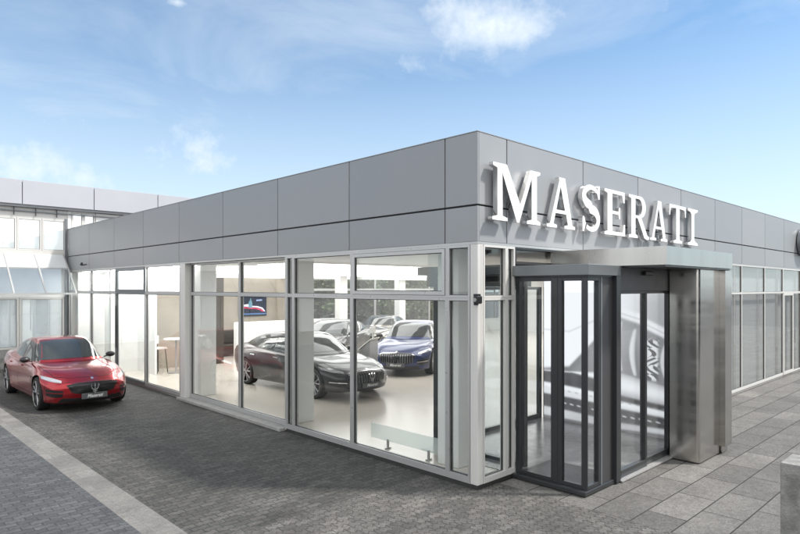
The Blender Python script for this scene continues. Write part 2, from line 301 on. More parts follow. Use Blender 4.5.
def window(axis, pl, a0, a1, z0, z1, fw=.035, dep=.09, mat=m_alu, gm=m_glass, gi=.035, bot=None, parent=bld, sgn=1):
    """framed pane; axis 'x': lies in plane x=pl running along y; axis 'y': plane y=pl running along x"""
    bot = fw if bot is None else bot
    f = MB(); lo, hi = sorted((pl, pl + dep * sgn))
    def bx(p0, p1, q0, q1, r0, r1):
        return f.box(p0, p1, q0, q1, r0, r1) if axis == 'x' else f.box(q0, q1, p0, p1, r0, r1)
    bx(lo, hi, a0, a0 + fw, z0, z1); bx(lo, hi, a1 - fw, a1, z0, z1)
    bx(lo, hi, a0 + fw, a1 - fw, z0, z0 + bot); bx(lo, hi, a0 + fw, a1 - fw, z1 - fw, z1)
    gq = pl + gi * sgn; gk0, gk1 = sorted((gq - .008 * sgn, gq + .020 * sgn)); k_ = .009
    def gb(q0, q1, r0, r1): f.box(*((gk0, gk1, q0, q1) if axis == 'x' else (q0, q1, gk0, gk1)), r0, r1, 1)
    e = .0008
    gb(a0 + fw - e, a0 + fw + k_, z0 + bot - e, z1 - fw + e); gb(a1 - fw - k_, a1 - fw + e, z0 + bot - e, z1 - fw + e)
    gb(a0 + fw + k_, a1 - fw - k_, z0 + bot - e, z0 + bot + k_); gb(a0 + fw + k_, a1 - fw - k_, z1 - fw - k_, z1 - fw + e)
    wo = f.build('window', [mat, m_black], parent, bevel=.0006)
    p = MB(); g0 = pl + gi * sgn; c0, c1 = sorted((g0, g0 + .012 * sgn))
    if axis == 'x': p.box(c0, c1, a0 + fw - .005, a1 - fw + .005, z0 + bot - .005, z1 - fw + .005)
    else: p.box(a0 + fw - .005, a1 - fw + .005, c0, c1, z0 + bot - .005, z1 - fw + .005)
    p.build('pane', gm, wo)
    return wo
TZ = 2.47; PL = .06; ZT = HB - .035
# corner post and posts, left facade (x = 0), section A
post = MB(); post.box(.0, .075, .0, .075, PL, ZT).box(.0, .06, .075, .12, PL, ZT).box(.075, .12, .0, .06, PL, ZT)
post.build('corner_post', m_aluw, bld, bevel=.006)
def bayx(a0, a1, vent=False, x=0.0, fw=.035, mat=m_alu):
    window('x', x, a0, a1, PL, TZ - .002, fw=fw, bot=.085, mat=mat)
    if vent:
        o = window('x', x, a0, a1, TZ, ZT, fw=.03, mat=mat)
        window('x', x - .012, a0 + .035, a1 - .035, TZ + .035, ZT - .035, fw=.05, dep=.05, gi=.02, mat=mat)
    else: window('x', x, a0, a1, TZ, ZT, fw=fw, mat=mat)
bayx(.125, .52); bayx(.522, 2.54, vent=True); bayx(2.542, 4.18); bayx(4.182, 4.40, fw=.03)
MB().box(.0, .14, 4.402, 4.44, .03, ZT).build('jamb', m_alu, bld)
XB = .12
bayx(4.442, 6.31, x=XB); bayx(6.312, 8.60, x=XB); 
MB().box(.0, .24, 8.602, 8.86, .03, ZT).build('jamb', m_aluw, bld, bevel=.004)
bayx(8.862, 10.98); bayx(10.982, 13.17, vent=True, mat=m_mid); bayx(13.172, 15.4); bayx(15.402, 17.66)
MB().box(.0, .1, 17.662, 17.78, .0, ZT).build('jamb', m_dark, bld)
# base: black plinth and concrete sills
MB().box(.012, .10, .09, 4.44, 0.0, PL - .001).box(.09, .88, .012, .10, 0.0, PL - .001).box(.014, .09, .014, .09, 0, PL - .001).box(.10, .2, 8.6, 17.66, 0, PL - .001).build('plinth', m_plinth, bld)
MB().box(-.10, .20, 4.46, 8.84, 0.0, PL - .002).box(.02, .1, 8.86, 17.66, 0, PL - .001).build('sill', m_sill, bld, bevel=.006)
# head trim under fascia
MB().box(.002, .05, .0, 17.7, ZT + .001, HB - .001).box(.05, BX, .002, .05, ZT + .001, HB - .001).build('head_trim', m_alu, bld)
# door pull on the far bay
MB().box(-.05, -.02, 13.0, 13.04, .9, 2.1).box(-.02, .001, 13.005, 13.035, 1.0, 1.03).box(-.02, .001, 13.005, 13.035, 1.95, 1.98).build('door_handle', m_dark, bld)

# right facade (y = 0)
def bayy(a0, a1, z0=PL, z1=ZT, split=True, fw=.022, mat=m_aluw, y=0.0, dep=.045, gi=.02, **k):
    k.update(dep=dep, gi=gi)
    if split:
        window('y', y, a0, a1, z0, TZ - .002, fw=fw, bot=.07, mat=mat, **k); window('y', y, a0, a1, TZ, z1, fw=fw, mat=mat, **k)
    else: window('y', y, a0, a1, z0, z1, fw=fw, mat=mat, **k)
bayy(.125, .63, fw=.03, dep=.09, gi=.05); bayy(.632, .82, fw=.03, dep=.09, gi=.05)
window('y', 0, .822, 4.5, 2.93, ZT, fw=.03, mat=m_dark, gm=m_glass)
xr = [4.62, 6.6, 8.55, 10.44, 12.36]
window('y', 0, 4.5, 4.618, PL, ZT, fw=.03, mat=m_aluw)
for i in range(len(xr) - 1): bayy(xr[i] + .001, xr[i + 1] - .001)
bayy(12.361, 14.14)
window('y', 0, 14.142, 16.2, TZ, ZT, fw=.03, mat=m_aluw)
window('y', 0, 15.25, 16.2, PL, TZ - .002, fw=.03, mat=m_aluw)
dr = window('y', -.012, 14.16, 15.24, PL, TZ - .004, fw=.085, mat=m_aluw, dep=.07, gi=.03); dr.name = 'door'
MB().tube((15.12, -.07, .95), (15.12, -.07, 1.35), .014).tube((15.12, -.07, 1.0), (15.12, -.01, 1.0), .01).tube((15.12, -.07, 1.3), (15.12, -.01, 1.3), .01).build('door_handle', m_chrome, dr)
for a, b in ((16.202, 18.2), (18.202, 20.2), (20.202, 22.2), (22.202, 24.4)): bayy(a, b)
MB().box(4.5, BX, .012, .10, 0, PL - .001).build('plinth', m_sill, bld)
# grey screens behind the right hand glazing
bl = MB()
for a, b in zip([4.66, 6.64, 8.59, 10.48, 12.4, 14.27, 16.25, 18.25, 20.25, 22.25], [6.56, 8.51, 10.4, 12.32, 14.1, 16.15, 18.15, 20.15, 22.15, 24.2]): bl.box(a, b, .16, .168, .06, ZT - .02)
bl.build('roller_blind', m_gblind, bld)
# white blinds/partition behind the far left bays
for q in ((1.1, 1.16, 13.1, 14.44, .013, HB - .04), (1.1, 1.16, 14.61, 17.5, .013, HB - .04), (.9, .96, 8.95, 11.15, TZ, HB - .04)): MB().box(*q).build('wall', m_white, bld)
MB().box(.35, .75, 9.0, 17.4, HB - .062, HB - .031).build('ceiling_lamp', emis('added_fill_strip', (1, .98, .95), 14.0), bld)  # unseen emitting strip added to whiten the walls behind the far left bays
MB().box(.30, 3.55, 14.45, 14.6, .013, HB - .04).build('wall', m_white, bld)
MB().box(1.17, 3.5, 14.38, 14.445, .013, 2.42).build('marble_wall', m_marble, bld)
# beige marble wall carrying the screen
MB().box(4.35, 8.0, 17.2, 17.4, .013, HB - .04).box(7.9, 8.0, 15.8, 17.2, .013, HB - .04).build('marble_wall', m_marble, bld)
mw = MB(); mw.box(4.92, 9.5, 15.2, 15.4, .013, 1.33); mw.build('counter_wall', m_white, bld, bevel=.01)
# rear glazing
for i in range(8):
    a = 8.02 + i * 1.98
    window('y', BY - .1, a, a + 1.97, .75, 2.52, fw=.05, mat=m_alu); window('y', BY - .1, a, a + 1.97, 2.522, HB - .04, fw=.05, mat=m_alu)
MB().box(8.0, BX, BY - .12, BY, .013, .748).build('wall', m_white, bld)
MB().box(.3, 4.3, BY - .12, BY, .013, HB - .04).box(4.3, 8, BY - .12, BY, 0.013, HB - .04).build('wall', m_white, bld)
# columns
for (cx, cy) in ((.67, 4.95), (.67, 8.98), (.70, .95), (9.2, 17.0), (15.0, 17.0), (10.8, 9.5), (10.6, 16.2)):
    MB().box(cx - .2, cx + .2, cy - .2, cy + .2, .013, HB - .04).build('column', m_white, bld, bevel=.008)
# ceiling lamps
for j in range(2, 7):
    yy = 1.9 + j * 2.35; m_l2 = m_lamp
    lm = MB().box(1.6, 11.5, yy, yy + 1.5, HB - .062, HB - .031).box(12.2, 22, yy, yy + 1.5, HB - .062, HB - .031).build('ceiling_lamp', m_lampw2, bld)
MB().box(.5, 4.3, 15.2, 15.5, HB - .062, HB - .031).box(.9, 1.2, 11.2, 14.2, HB - .062, HB - .031).build('ceiling_lamp', m_lamp, bld)
# dropped ceiling raft
MB().box(1.4, 22, 16.55, 16.9, HB - .2, HB - .065).build('ceiling_raft', m_ceil, bld)

# ------------------------------------------------------------------ entrance vestibule
ve = thing('entrance_porch', 'dark framed automatic glass door porch with a brushed steel canopy and pillar', 'entrance')
VX0, VY0, VZ = .86, -1.08, 2.74
MB().box(.74, 1.70, -1.10, .0, .012, .07).box(.80, 1.64, -1.06, 0, .004, .013).build('threshold', m_dark, ve, bevel=.006)
MB().box(.88, 4.28, -1.0, 1.85, .013, .02).build('floor', m_mat, ve)
# left side wall (plane x = VX0) : outer pane, mullion, corner pane
def pane_x(x, y0, y1, z0, z1, fl_, fr_, mat=m_dark, gm=m_glass2, b=.05, t=.05, dep=.07):
    f = MB().box(x, x + dep, y0, y0 + fl_, z0, z1).box(x, x + dep, y1 - fr_, y1, z0, z1).box(x, x + dep, y0 + fl_, y1 - fr_, z0, z0 + b).box(x, x + dep, y0 + fl_, y1 - fr_, z1 - t, z1)
    fo = f.build('glass_panel', mat, ve, bevel=.004)
    MB().box(x + dep / 2 - .006, x + dep / 2 + .006, y0 + fl_ - .004, y1 - fr_ + .004, z0 + b - .004, z1 - t + .004).build('pane', gm, fo); return fo
def pane_y(y, x0, x1, z0, z1, fl_, fr_, mat=m_dark, gm=m_glass2, b=.05, t=.05, dep=.07, name='glass_panel'):
    f = MB().box(x0, x0 + fl_, y, y + dep, z0, z1).box(x1 - fr_, x1, y, y + dep, z0, z1).box(x0 + fl_, x1 - fr_, y, y + dep, z0, z0 + b).box(x0 + fl_, x1 - fr_, y, y + dep, z1 - t, z1)
    fo = f.build(name, mat, ve, bevel=.004)
    MB().box(x0 + fl_ - .004, x1 - fr_ + .004, y + dep / 2 - .006, y + dep / 2 + .006, z0 + b - .004, z1 - t + .004).build('pane', gm, fo); return fo
pane_x(.82, -.66, -.005, .07, VZ, .10, .07)
pane_x(.82, -1.02, -.662, .07, VZ, .022, .06)
# front return: narrow pane, stile, grey panel, black post
pane_y(-1.08, .822, 1.16, .07, VZ, .022, .05)
MB().box(1.162, 1.20, -1.085, -1.0, .07, VZ).build('stile', m_mid, ve)
MB().box(1.202, 1.50, -1.07, -1.01, .07, VZ).build('side_panel', m_dpan, ve)
MB().box(1.502, 1.62, -1.13, -1.0, .02, 2.86).build('door_post', m_dark, ve, bevel=.004)
# grey aluminium head over the side and return
MB().box(.74, 1.60, -1.14, -.005, VZ + .02, 2.90).build('header', m_mid, ve, bevel=.006)
MB().box(.80, 1.60, -1.09, -.005, VZ + .001, VZ + .019).build('header_gap', m_dark, ve)
# sliding doors
MB().box(1.622, 3.50, -1.10, -1.01, 2.56, 2.90).build('door_header', m_dpan, ve)
MB().box(2.35, 2.62, -1.145, -1.102, 2.78, 2.84).build('door_sensor', m_black, ve, bevel=.01)
pane_y(-1.085, 1.65, 2.53, .03, 2.56, .07, .06, b=.10, t=.04, name='sliding_door')
pane_y(-1.06, 2.50, 3.42, .03, 2.56, .06, .07, b=.10, t=.04, name='sliding_door')
MB().box(3.46, 3.475, -1.12, -1.10, .32, .50).box(3.46, 3.475, -1.12, -1.10, 1.1, 1.22).build('door_label', m_white, ve)
MB().box(1.62, 3.5, -1.15, -1.0, .012, .03).build('door_track', m_alu, ve)
MB().box(3.425, 3.52, -1.10, -1.0, .02, 2.90).build('door_post', m_dark, ve)
# steel pillar with a rounded front corner
def rounded(x0, y0, x1, y1, r, corners, n=6):
    P_ = []
    for i, (cx, cy, a) in enumerate(((x0, y0, 180), (x1, y0, 270), (x1, y1, 0), (x0, y1, 90))):
        if i in corners:
            ccx = cx + (r if cx == x0 else -r); ccy = cy + (r if cy == y0 else -r)
            P_ += [(ccx + r * cos(RAD(a + 90 * k / n)), ccy + r * sin(RAD(a + 90 * k / n))) for k in range(n + 1)]
        else: P_.append((cx, cy))
    return P_
MB().prism(rounded(3.24, -1.55, 4.06, -1.12, .045, (0,)), .02, 2.875).build('steel_pillar', m_steel, ve, smooth=True)
MB().prism(rounded(4.062, -1.64, 4.46, -1.02, .12, (1,), 8), .13, 2.87).box(4.10, 4.34, -1.58, -1.08, .01, .13).build('steel_pillar', m_steel, ve, smooth=True)
# canopy band and soffit
MB().prism(rounded(1.70, -1.70, 4.55, -.01, .42, (1,), 14), 2.90, 3.14).build('canopy', m_steelh, ve, smooth=True)
MB().prism(rounded(1.73, -1.67, 4.52, -.01, .4, (1,), 14), 2.876, 2.899).build('soffit', m_dark, ve)
MB().box(.84, 4.4, .06, 1.9, 2.80, 2.93).build('porch_ceiling', m_dark, ve)
MB().box(1.65, 4.25, -.95, .05, 2.70, 2.79).build('porch_lamp', emis('porch_lamp_lit', (1, .98, .96), 1.6), ve)
# inside: left glass wall, back glass wall, backlit picture on the right wall
def _in():
    f = MB().box(1.22, 1.30, 1.78, 1.90, .013, 2.80).box(1.22, 1.30, 1.20, 1.27, .07, 2.62).box(1.22, 1.30, .12, .20, .013, 2.80).box(1.22, 1.30, .20, 1.78, .013, .07).box(1.16, 1.36, .1, 2.0, 2.62, 2.88)
    fo = f.build('inner_frame', m_dark, ve); MB().box(1.255, 1.265, .2, 1.2, .07, 2.62).box(1.255, 1.265, 1.27, 1.78, .07, 2.62).build('pane', m_glass2, fo)
_in()
pane_y(1.80, 1.302, 2.30, .013, 2.62, .06, .05, b=.08, name='inner_door'); pane_y(1.80, 2.302, 3.3, .013, 2.62, .05, .06, b=.08, name='inner_door'); pane_y(1.80, 3.302, 4.28, .013, 2.62, .08, .09, b=.10)
MB().box(4.30, 4.42, -1.04, 1.78, .013, 2.87).build('picture_wall', m_steel, ve)
# backlit wall picture: a soft black and white close-up of a car front, one printed sheet
def picture():
    ny, nz_ = 232, 232
    Y = np.linspace(-1.02, 1.76, ny); Z = np.linspace(.02, 2.78, nz_); yy, zz = np.meshgrid(Y, Z, indexing='ij')
    YS = [-1.0, -.731, -.301, -.199, .237, .6, 1.2, 1.77]
    C = lambda v: np.interp(yy, YS, v)
    sm = lambda e, w: 1 / (1 + np.exp(-np.clip(e / w, -40, 40)))
    rng_ = np.random.RandomState(3)
    def noise(fy, fz, n=5):
        o_ = np.zeros_like(yy)
        for k in range(n):
            a, b, p = rng_.randn() * fy, rng_.randn() * fz, rng_.rand() * 6.28; o_ += np.sin(a * yy + b * zz + p)
        return o_ / n
    Bt = C([1.74, 1.86, 2.06, 2.14, 2.26, 2.40, 2.58, 2.72]); Bb = C([1.56, 1.69, 1.88, 1.965, 2.09, 1.72, 1.10, 1.02])
    D = C([.86, .90, .985, 1.0, 1.085, 1.05, 1.0, .98]); L2 = C([.56, .589, .62, .63, .674, .90, .99, 1.0]); L2 = np.minimum(L2, D - .02)
    L3 = C([.46, .484, .52, .53, .563, .66, .71, .74]); L4 = C([.36, .38, .40, .41, .432, .47, .50, .52]); L5 = C([.19, .189, .18, .178, .172, .20, .24, .26]); L6 = C([.11, .10, .09, .08, .06, .07, .08, .09])
    v = .68 - .34 * sm(-.18 - yy, .10) * sm(2.75 - zz, .15)                      # above the wing line
    band = .70 - .16 * np.exp(-((zz - (Bt * .45 + Bb * .55)) / .018) ** 2)
    k = sm(Bt - zz, .012); v = v * (1 - k) + band * k
    dark = .15 + .10 * sm(zz - 1.5, .15) + .05 * noise(9, 5) + .05 * sm(Bb - zz - .15, .05)
    def fin(y0, t, b, w, c=.06):
        q = np.clip((t - zz) / (t - b), 0, 1); cy = y0 + c * np.sin(q * np.pi); ww = w * (.3 + .7 * np.sin(np.pi * (.1 + .8 * q)))
        return sm(ww - np.abs(yy - cy), .007) * sm(t - zz, .01) * sm(zz - b, .01) * (.7 + .3 * sm(yy - cy, .015))
    for a in ((.165, 2.0, 1.12, .05), (-.10, 1.87, 1.05, .046), (-.64, 1.66, 1.03, .04), (-.83, 1.58, 1.0, .04), (.43, 1.85, 1.14, .045)):
        f_ = fin(*a); dark = dark * (1 - f_) + .62 * f_
    tr = sm(.10 - np.abs(yy + .40), .012) * sm(1.70 - zz, .012) * sm(zz - 1.0, .012)
    tv_ = .38 + .34 * np.sign(np.sin(38 * (yy + .40) + 6 * np.sin(14 * zz)) * np.cos(21 * zz + 9 * np.abs(yy + .4))) * .8
    dark = dark * (1 - tr) + np.clip(tv_, .06, .68) * tr
    k = sm(Bb - zz, .012); v = v * (1 - k) + dark * k
    t = np.clip((D - zz) / np.maximum(D - L2, .03), 0, 1)
    bon = .34 + .34 * np.sin(np.pi * np.clip(t * .9 + .05, 0, 1)) ** 1.4 + .02 * noise(2, 8)
    for lim, val in ((D, bon), (L2, .07 + .03 * noise(12, 3)), (L3, .66 - .1 * sm(L3 - .08 - zz, .01)), (L4, .07 + .03 * noise(14, 6)), (L5, .40 + .15 * noise(4, 2)), (L6, .12 + .05 * noise(6, 10))):
        k = sm(lim - zz, .008); v = v * (1 - k) + val * k
    for q in range(16):                                                         # small bright mesh openings
        y0 = 1.3 - q * .15; z0 = np.interp(y0, YS, [.28, .285, .29, .292, .30, .33, .37, .40])
        f_ = sm(.036 - np.abs(yy - y0), .006) * sm(.010 - np.abs(zz - z0 - .12 * (yy - y0)), .004); v = v * (1 - f_) + .5 * f_
        z1 = z0 + .235; f_ = sm(.028 - np.abs(yy - y0 - .05), .006) * sm(.007 - np.abs(zz - z1 - .12 * (yy - y0)), .004); v = v * (1 - f_) + .22 * f_
    v = np.clip(v, .02, .72)
    idx = lambda a, b: a * nz_ + b
    me = bpy.data.meshes.new('wall_picture')
    me.from_pydata([(4.294, float(a), float(b)) for a in Y for b in Z], [], [(idx(a, b), idx(a, b + 1), idx(a + 1, b + 1), idx(a + 1, b)) for a in range(ny - 1) for b in range(nz_ - 1)])
    at = me.color_attributes.new('print', 'FLOAT_COLOR', 'POINT'); f = v.reshape(-1)
    at.data.foreach_set('color', np.stack([f * .97, f * .985, f * 1.03, np.ones_like(f)], 1).astype(np.float32).ravel())
    m = bpy.data.materials.new('printed_picture'); m.use_nodes = True; t_ = m.node_tree; t_.nodes.clear()
    o_ = t_.nodes.new('ShaderNodeOutputMaterial'); e = t_.nodes.new('ShaderNodeEmission'); a_ = t_.nodes.new('ShaderNodeAttribute'); a_.attribute_name = 'print'
    t_.links.new(a_.outputs['Color'], e.inputs[0]); t_.links.new(e.outputs[0], o_.inputs[0]); me.materials.append(m)
    o = bpy.data.objects.new('wall_picture', me); COL.objects.link(o); o.parent = ve
picture()

# ------------------------------------------------------------------ curve shapes -> mesh (letters, emblems)
def curve_mesh(name, loops, mat, extrude=.02, bevel=.0, parent=None, mtx=None, offset=0.0):
    cu = bpy.data.curves.new(name, 'CURVE'); cu.dimensions = '2D'; cu.fill_mode = 'BOTH'; cu.extrude = extrude; cu.bevel_depth = bevel; cu.offset = offset; cu.bevel_resolution = 2
    for lp in loops:
        sp_ = cu.splines.new('POLY'); sp_.points.add(len(lp) - 1)
        for k, (x, y) in enumerate(lp): sp_.points[k].co = (x, y, 0, 1)
        sp_.use_cyclic_u = True
    t = bpy.data.objects.new(name, cu); COL.objects.link(t); bpy.context.view_layer.update()
    me = bpy.data.meshes.new_from_object(t.evaluated_get(bpy.context.evaluated_depsgraph_get())); bpy.data.objects.remove(t)
    if mtx: me.transform(mtx)
    me.materials.clear(); ms = mat if isinstance(mat, (list, tuple)) else [mat]
    for m in ms: me.materials.append(m)
    o = bpy.data.objects.new(name, me); COL.objects.link(o)
    if parent: o.parent = parent
    return o
def arc(cx, cy, rx, ry, a0, a1, n=10): return [(cx + rx * cos(RAD(a0 + (a1 - a0) * k / n)), cy + ry * sin(RAD(a0 + (a1 - a0) * k / n))) for k in range(n + 1)]
def L_I(w):
    s = .30 * w if w < .7 else .2; a = (w - s) / 2; b = a + s; q = .075
    return [[(0, 0), (w, 0), (w, q), (b + .06, q + .04), (b, q + .09), (b, 1 - q - .09), (b + .06, 1 - q - .04), (w, 1 - q), (w, 1), (0, 1), (0, 1 - q), (a - .06, 1 - q - .04), (a, 1 - q - .09), (a, q + .09), (a - .06, q + .04), (0, q)]]
def L_M(w):
    q = .075
    return [[(0, 0), (.42, 0), (.42, q), (.29, q + .03), (.285, .78), (.66, .0), (.74, 0), (1.08, .78), (1.08, q + .03), (.94, q), (.94, 0), (w, 0), (w, q), (w - .10, q + .03), (w - .10, 1 - q - .03), (w, 1 - q), (w, 1), (w - .30, 1), (.76, .36), (.40, 1), (0.02, 1), (.02, 1 - q), (.13, 1 - q - .03), (.13, q + .03), (0, q)]]
def L_A(w):
    q = .075
    return [[(0, 0), (.36, 0), (.36, q), (.25, q + .02), (.31, .28), (.66, .28), (.72, q + .02), (.60, q), (.60, 0), (w, 0), (w, q), (w - .10, q + .02), (.64, 1.0), (.40, 1.0), (.42, .93), (.11, q + .02), (0, q)], [(.345, .37), (.48, .78), (.615, .37)]]
def L_T(w):
    c = w / 2; s = .10; q = .075
    return [[(c - .24, 0), (c + .24, 0), (c + .24, q), (c + s, q + .04), (c + s, .90), (w - .09, .88), (w - .06, .70), (w, .70), (w, 1), (0, 1), (0, .70), (.06, .70), (.09, .88), (c - s, .90), (c - s, q + .04), (c - .24, q)]]
def L_E(w):
    q = .075
    return [[(0, 0), (w, 0), (w, .28), (w - .07, .28), (w - .12, .10), (.33, .10), (.33, .46), (w - .30, .46), (w - .27, .37), (w - .21, .37), (w - .21, .64), (w - .27, .64), (w - .30, .55), (.33, .55), (.33, .90), (w - .14, .90), (w - .09, .74), (w - .02, .74), (w - .02, 1), (0, 1), (0, 1 - q), (.12, 1 - q - .03), (.12, q + .03), (0, q)]]
def L_R(w):
    q = .075
    o_ = [(0, 0), (.44, 0), (.44, q), (.33, q + .03), (.33, .46), (.42, .46), (.74, .02), (.86, -.02), (w, 0), (w, q), (w - .10, q + .03), (.62, .49)] + arc(.56, .74, .27, .26, -72, 90, 9) + [(0, 1), (0, 1 - q), (.12, 1 - q - .03), (.12, q + .03), (0, q)]
    return [o_, [(.33, .55), (.48, .55)] + arc(.50, .73, .13, .17, -80, 80, 8) + [(.48, .91), (.33, .91)]]
def L_S(w):
    c = w / 2; outer = []
    # centre line of the S as two arcs; widths vary
    pts = []
    for a in range(35, 271, 14): pts.append((c + (c - .09) * cos(RAD(a)), .745 + .185 * sin(RAD(a)), a))
    for a in range(90, -146, -14): pts.append((c + (c - .09) * cos(RAD(a)), .27 + .205 * sin(RAD(a)), a))
    l, r = [], []
    for k in range(len(pts)):
        p = Vector(pts[max(0, k - 1)][:2]); q_ = Vector(pts[min(len(pts) - 1, k + 1)][:2]); d = (q_ - p).normalized(); n = Vector((-d.y, d.x)); t = k / (len(pts) - 1)
        wd = .055 + .055 * sin(pi * t) ** 2; cpt = Vector(pts[k][:2]); l.append(tuple(cpt + n * wd)); r.append(tuple(cpt - n * wd))
    body = l + r[::-1]
    s1 = [(w - .10, .70), (w - .02, .70), (w - .02, 1.0), (w - .10, .96), (w - .17, .86)]
    return [body], [[(w - .09, .70), (w - .02, .70), (w - .02, 1.0), (w - .08, 1.0), (w - .16, .84)], [(0.02, 0), (.09, 0), (.17, .17), (.10, .32), (.02, .32)]]
sign = thing('letter_sign', 'row of large white block letters with polished edges on the grey fascia', 'sign')
mat_sign = [m_letter]
m_letter2 = M('letter_white_enamel', (0.84, 0.84, 0.845), 0.22, 0.0, coat=.5)
def put_letter(fn, x0, x1, z0=3.475, h=.765, nomw=1.0):
    r = fn(nomw); extra = []
    if isinstance(r, tuple): r, extra = r
    mtx = Matrix.Translation((x0, -.08, z0)) @ Matrix.Rotation(RAD(90), 4, 'X') @ Matrix.Diagonal(((x1 - x0) / nomw, h, 1, 1))
    o = curve_mesh('letter', r, [m_letter2, m_lside], extrude=.036, bevel=0, parent=sign, mtx=mtx, offset=-.012)
    if extra:
        o2 = curve_mesh('letter', extra, [m_letter2, m_lside], extrude=.0355, bevel=0, mtx=mtx, offset=-.008)
        bm = bmesh.new(); bm.from_mesh(o.data); bm.from_mesh(o2.data); bm.to_mesh(o.data); bm.free(); bpy.data.objects.remove(o2)
    for p in o.data.polygons: p.material_index = 0 if abs(p.normal.y) > .6 else 1
    return o
put_letter(L_M, .15, 1.27, nomw=1.36); put_letter(L_A, 1.42, 2.22); put_letter(L_S, 2.42, 3.0, z0=3.48, nomw=.80); put_letter(L_E, 3.13, 3.88, nomw=.86)
put_letter(L_R, 4.0, 4.84); put_letter(L_A, 4.86, 5.64); put_letter(L_T, 5.72, 6.56, nomw=.9); put_letter(L_I, 6.64, 7.2, nomw=.52)
stf = MB()
for cx in (.4, 1.0, 1.62, 2.0, 2.6, 2.85, 3.4, 4.3, 5.05, 5.4, 6.14, 6.92): stf.tube((cx, -.06, 3.62), (cx, .0, 3.62), .012, 6)
stf.build('stand_off', m_alu, sign)

# trident emblem: three prongs, crossbar, shaft; unit height 1, centred in x
def trident():
    Lp = []
    def mir(pts): return [(-x, y) for x, y in pts][::-1]
    c = [(-.035, 0), (.035, 0), (.045, .28), (.035, .62), (.10, .72), (.0, 1.0), (-.10, .72), (-.035, .62), (-.045, .28)]
    side = [(.05, .30), (.20, .36), (.32, .52), (.34, .74), (.42, .70), (.34, .94), (.22, .74), (.265, .72), (.24, .56), (.16, .46), (.05, .42)]
    bar = [(-.20, .20), (.20, .20), (.20, .26), (-.20, .26)]
    return [[c], [side], [mir(side)], [bar]]
def emblem(parent, loc, h, mat, rz=0, tilt=0, ext=.008, name='emblem'):
    bm = bmesh.new()
    mt = Matrix.Translation(loc) @ Matrix.Rotation(rz, 4, 'Z') @ Matrix.Rotation(RAD(90) + tilt, 4, 'X') @ Matrix.Diagonal((h, h, 1, 1)) @ Matrix.Translation((0, -.5, 0))
    for k, lp in enumerate(trident()):
        o = curve_mesh('t', lp, mat, extrude=ext - k * .0006, mtx=mt); bm.from_mesh(o.data); bpy.data.objects.remove(o)
    me = bpy.data.meshes.new(name); bm.to_mesh(me); bm.free(); me.materials.append(mat)
    o = bpy.data.objects.new(name, me); COL.objects.link(o); o.parent = parent; return o

# oval emblem sign at the right
ov = thing('oval_sign', 'dark blue oval sign with a trident mounted on the right end of the fascia', 'sign')
def ellipse(rx, rz, n=40): return [(rx * cos(2 * pi * k / n), rz * sin(2 * pi * k / n)) for k in range(n)]
mt = lambda y: Matrix.Translation((16.05, y, 4.02)) @ Matrix.Rotation(RAD(90), 4, 'X')
curve_mesh('sign_body', [ellipse(.50, .42)], m_mid, extrude=.09, parent=ov, mtx=mt(-.12))
curve_mesh('sign_face', [ellipse(.46, .38)], M('sign_blue', (.01, .02, .07), .2, coat=.5), extrude=.01, parent=ov, mtx=mt(-.216))
emblem(ov, (16.05, -.235, 4.02), .58, m_letter, ext=.008)

# corner security camera
sc = thing('security_camera', 'small black security camera clamped to the silver corner post', 'camera')
MB().box(-.13, -.02, -.10, -.03, 2.40, 2.50).build('camera_body', m_black, sc, bevel=.012)
MB().box(-.06, .0, -.055, .02, 2.49, 2.525).box(-.02, -.001, -.02, .05, 2.38, 2.52).build('bracket', m_black, sc, bevel=.004)
MB().tube((-.135, -.065, 2.45), (-.13, -.065, 2.45), .025, 14).build('lens', m_chrome, sc)
# small lamp on left fascia
tag(MB().tube((-.14, 15.75, 3.32), (-.005, 15.75, 3.35), .018, 8).tube((-.17, 15.75, 3.31), (-.13, 15.75, 3.40), .035, 10).build('spotlight', m_black), 'tiny dark spotlight under the far end of the grey fascia', 'lamp')

# ------------------------------------------------------------------ rear two storey building
rb = thing('rear_building', 'taller pale building with a grey parapet and lean-to glazing behind the red car', 'building')
RX0 = -18
YB = 17.80
m_par = M('parapet_panel', (.44, .455, .50), .4, .1, var=.03, vs=1)
pp = MB(); px_ = [-18, -15.9, -13.8, -11.7, -9.6, -7.5, -5.4, -3.4, -1.38, .78, 3.0, 5.2, 7.5]
for a, b in zip(px_[:-1], px_[1:]): pp.box(a + .012, b - .012, YB - .22, YB - .16, 5.32, 6.10)
pp.build('parapet', m_par, rb, bevel=.004)
MB().box(RX0, 7.5, YB - .16, YB + 8, 5.24, 6.04).build('roof', m_clad, rb)
MB().box(RX0, 7.5, YB + .3, YB + 8, 0, 5.23).build('wall', m_white, rb)
MB().box(.0, .10, YB - .02, YB + .3, 4.62, 5.23).box(.9, 7.5, YB - .02, YB + .3, 4.62, 5.23).build('wall', m_white, rb)
MB().box(RX0, 7.5, YB - .06, YB - .03, 5.10, 5.14).build('cable_rail', m_mid, rb)
for k in range(5): MB().box(-.35 - k * .62, -.33 - k * .62, YB - .07, YB - .02, 4.98, 5.23).build('bracket', m_dark, rb)
MB().box(RX0, 0, YB + .02, YB + .3, 4.951, 5.235).box(RX0, 0, YB, YB + .3, 3.70, 3.83).box(RX0, 0, YB, YB + .3, 4.90, 4.95).build('band', m_aluw, rb)
def winr(x0, x1, z0, z1, fw=.05, mat=m_aluw):
    return window('y', YB, x0, x1, z0, z1, fw=fw, dep=.08, mat=mat, parent=rb, gi=.03, gm=m_glassr)
m_glassr = glass('reflecting_glass', (.93, .96, .97), .22, .75)
for k in range(9):
    b = -.06 - k * .72
    winr(b - .70, b, 3.84, 4.90, fw=.045)
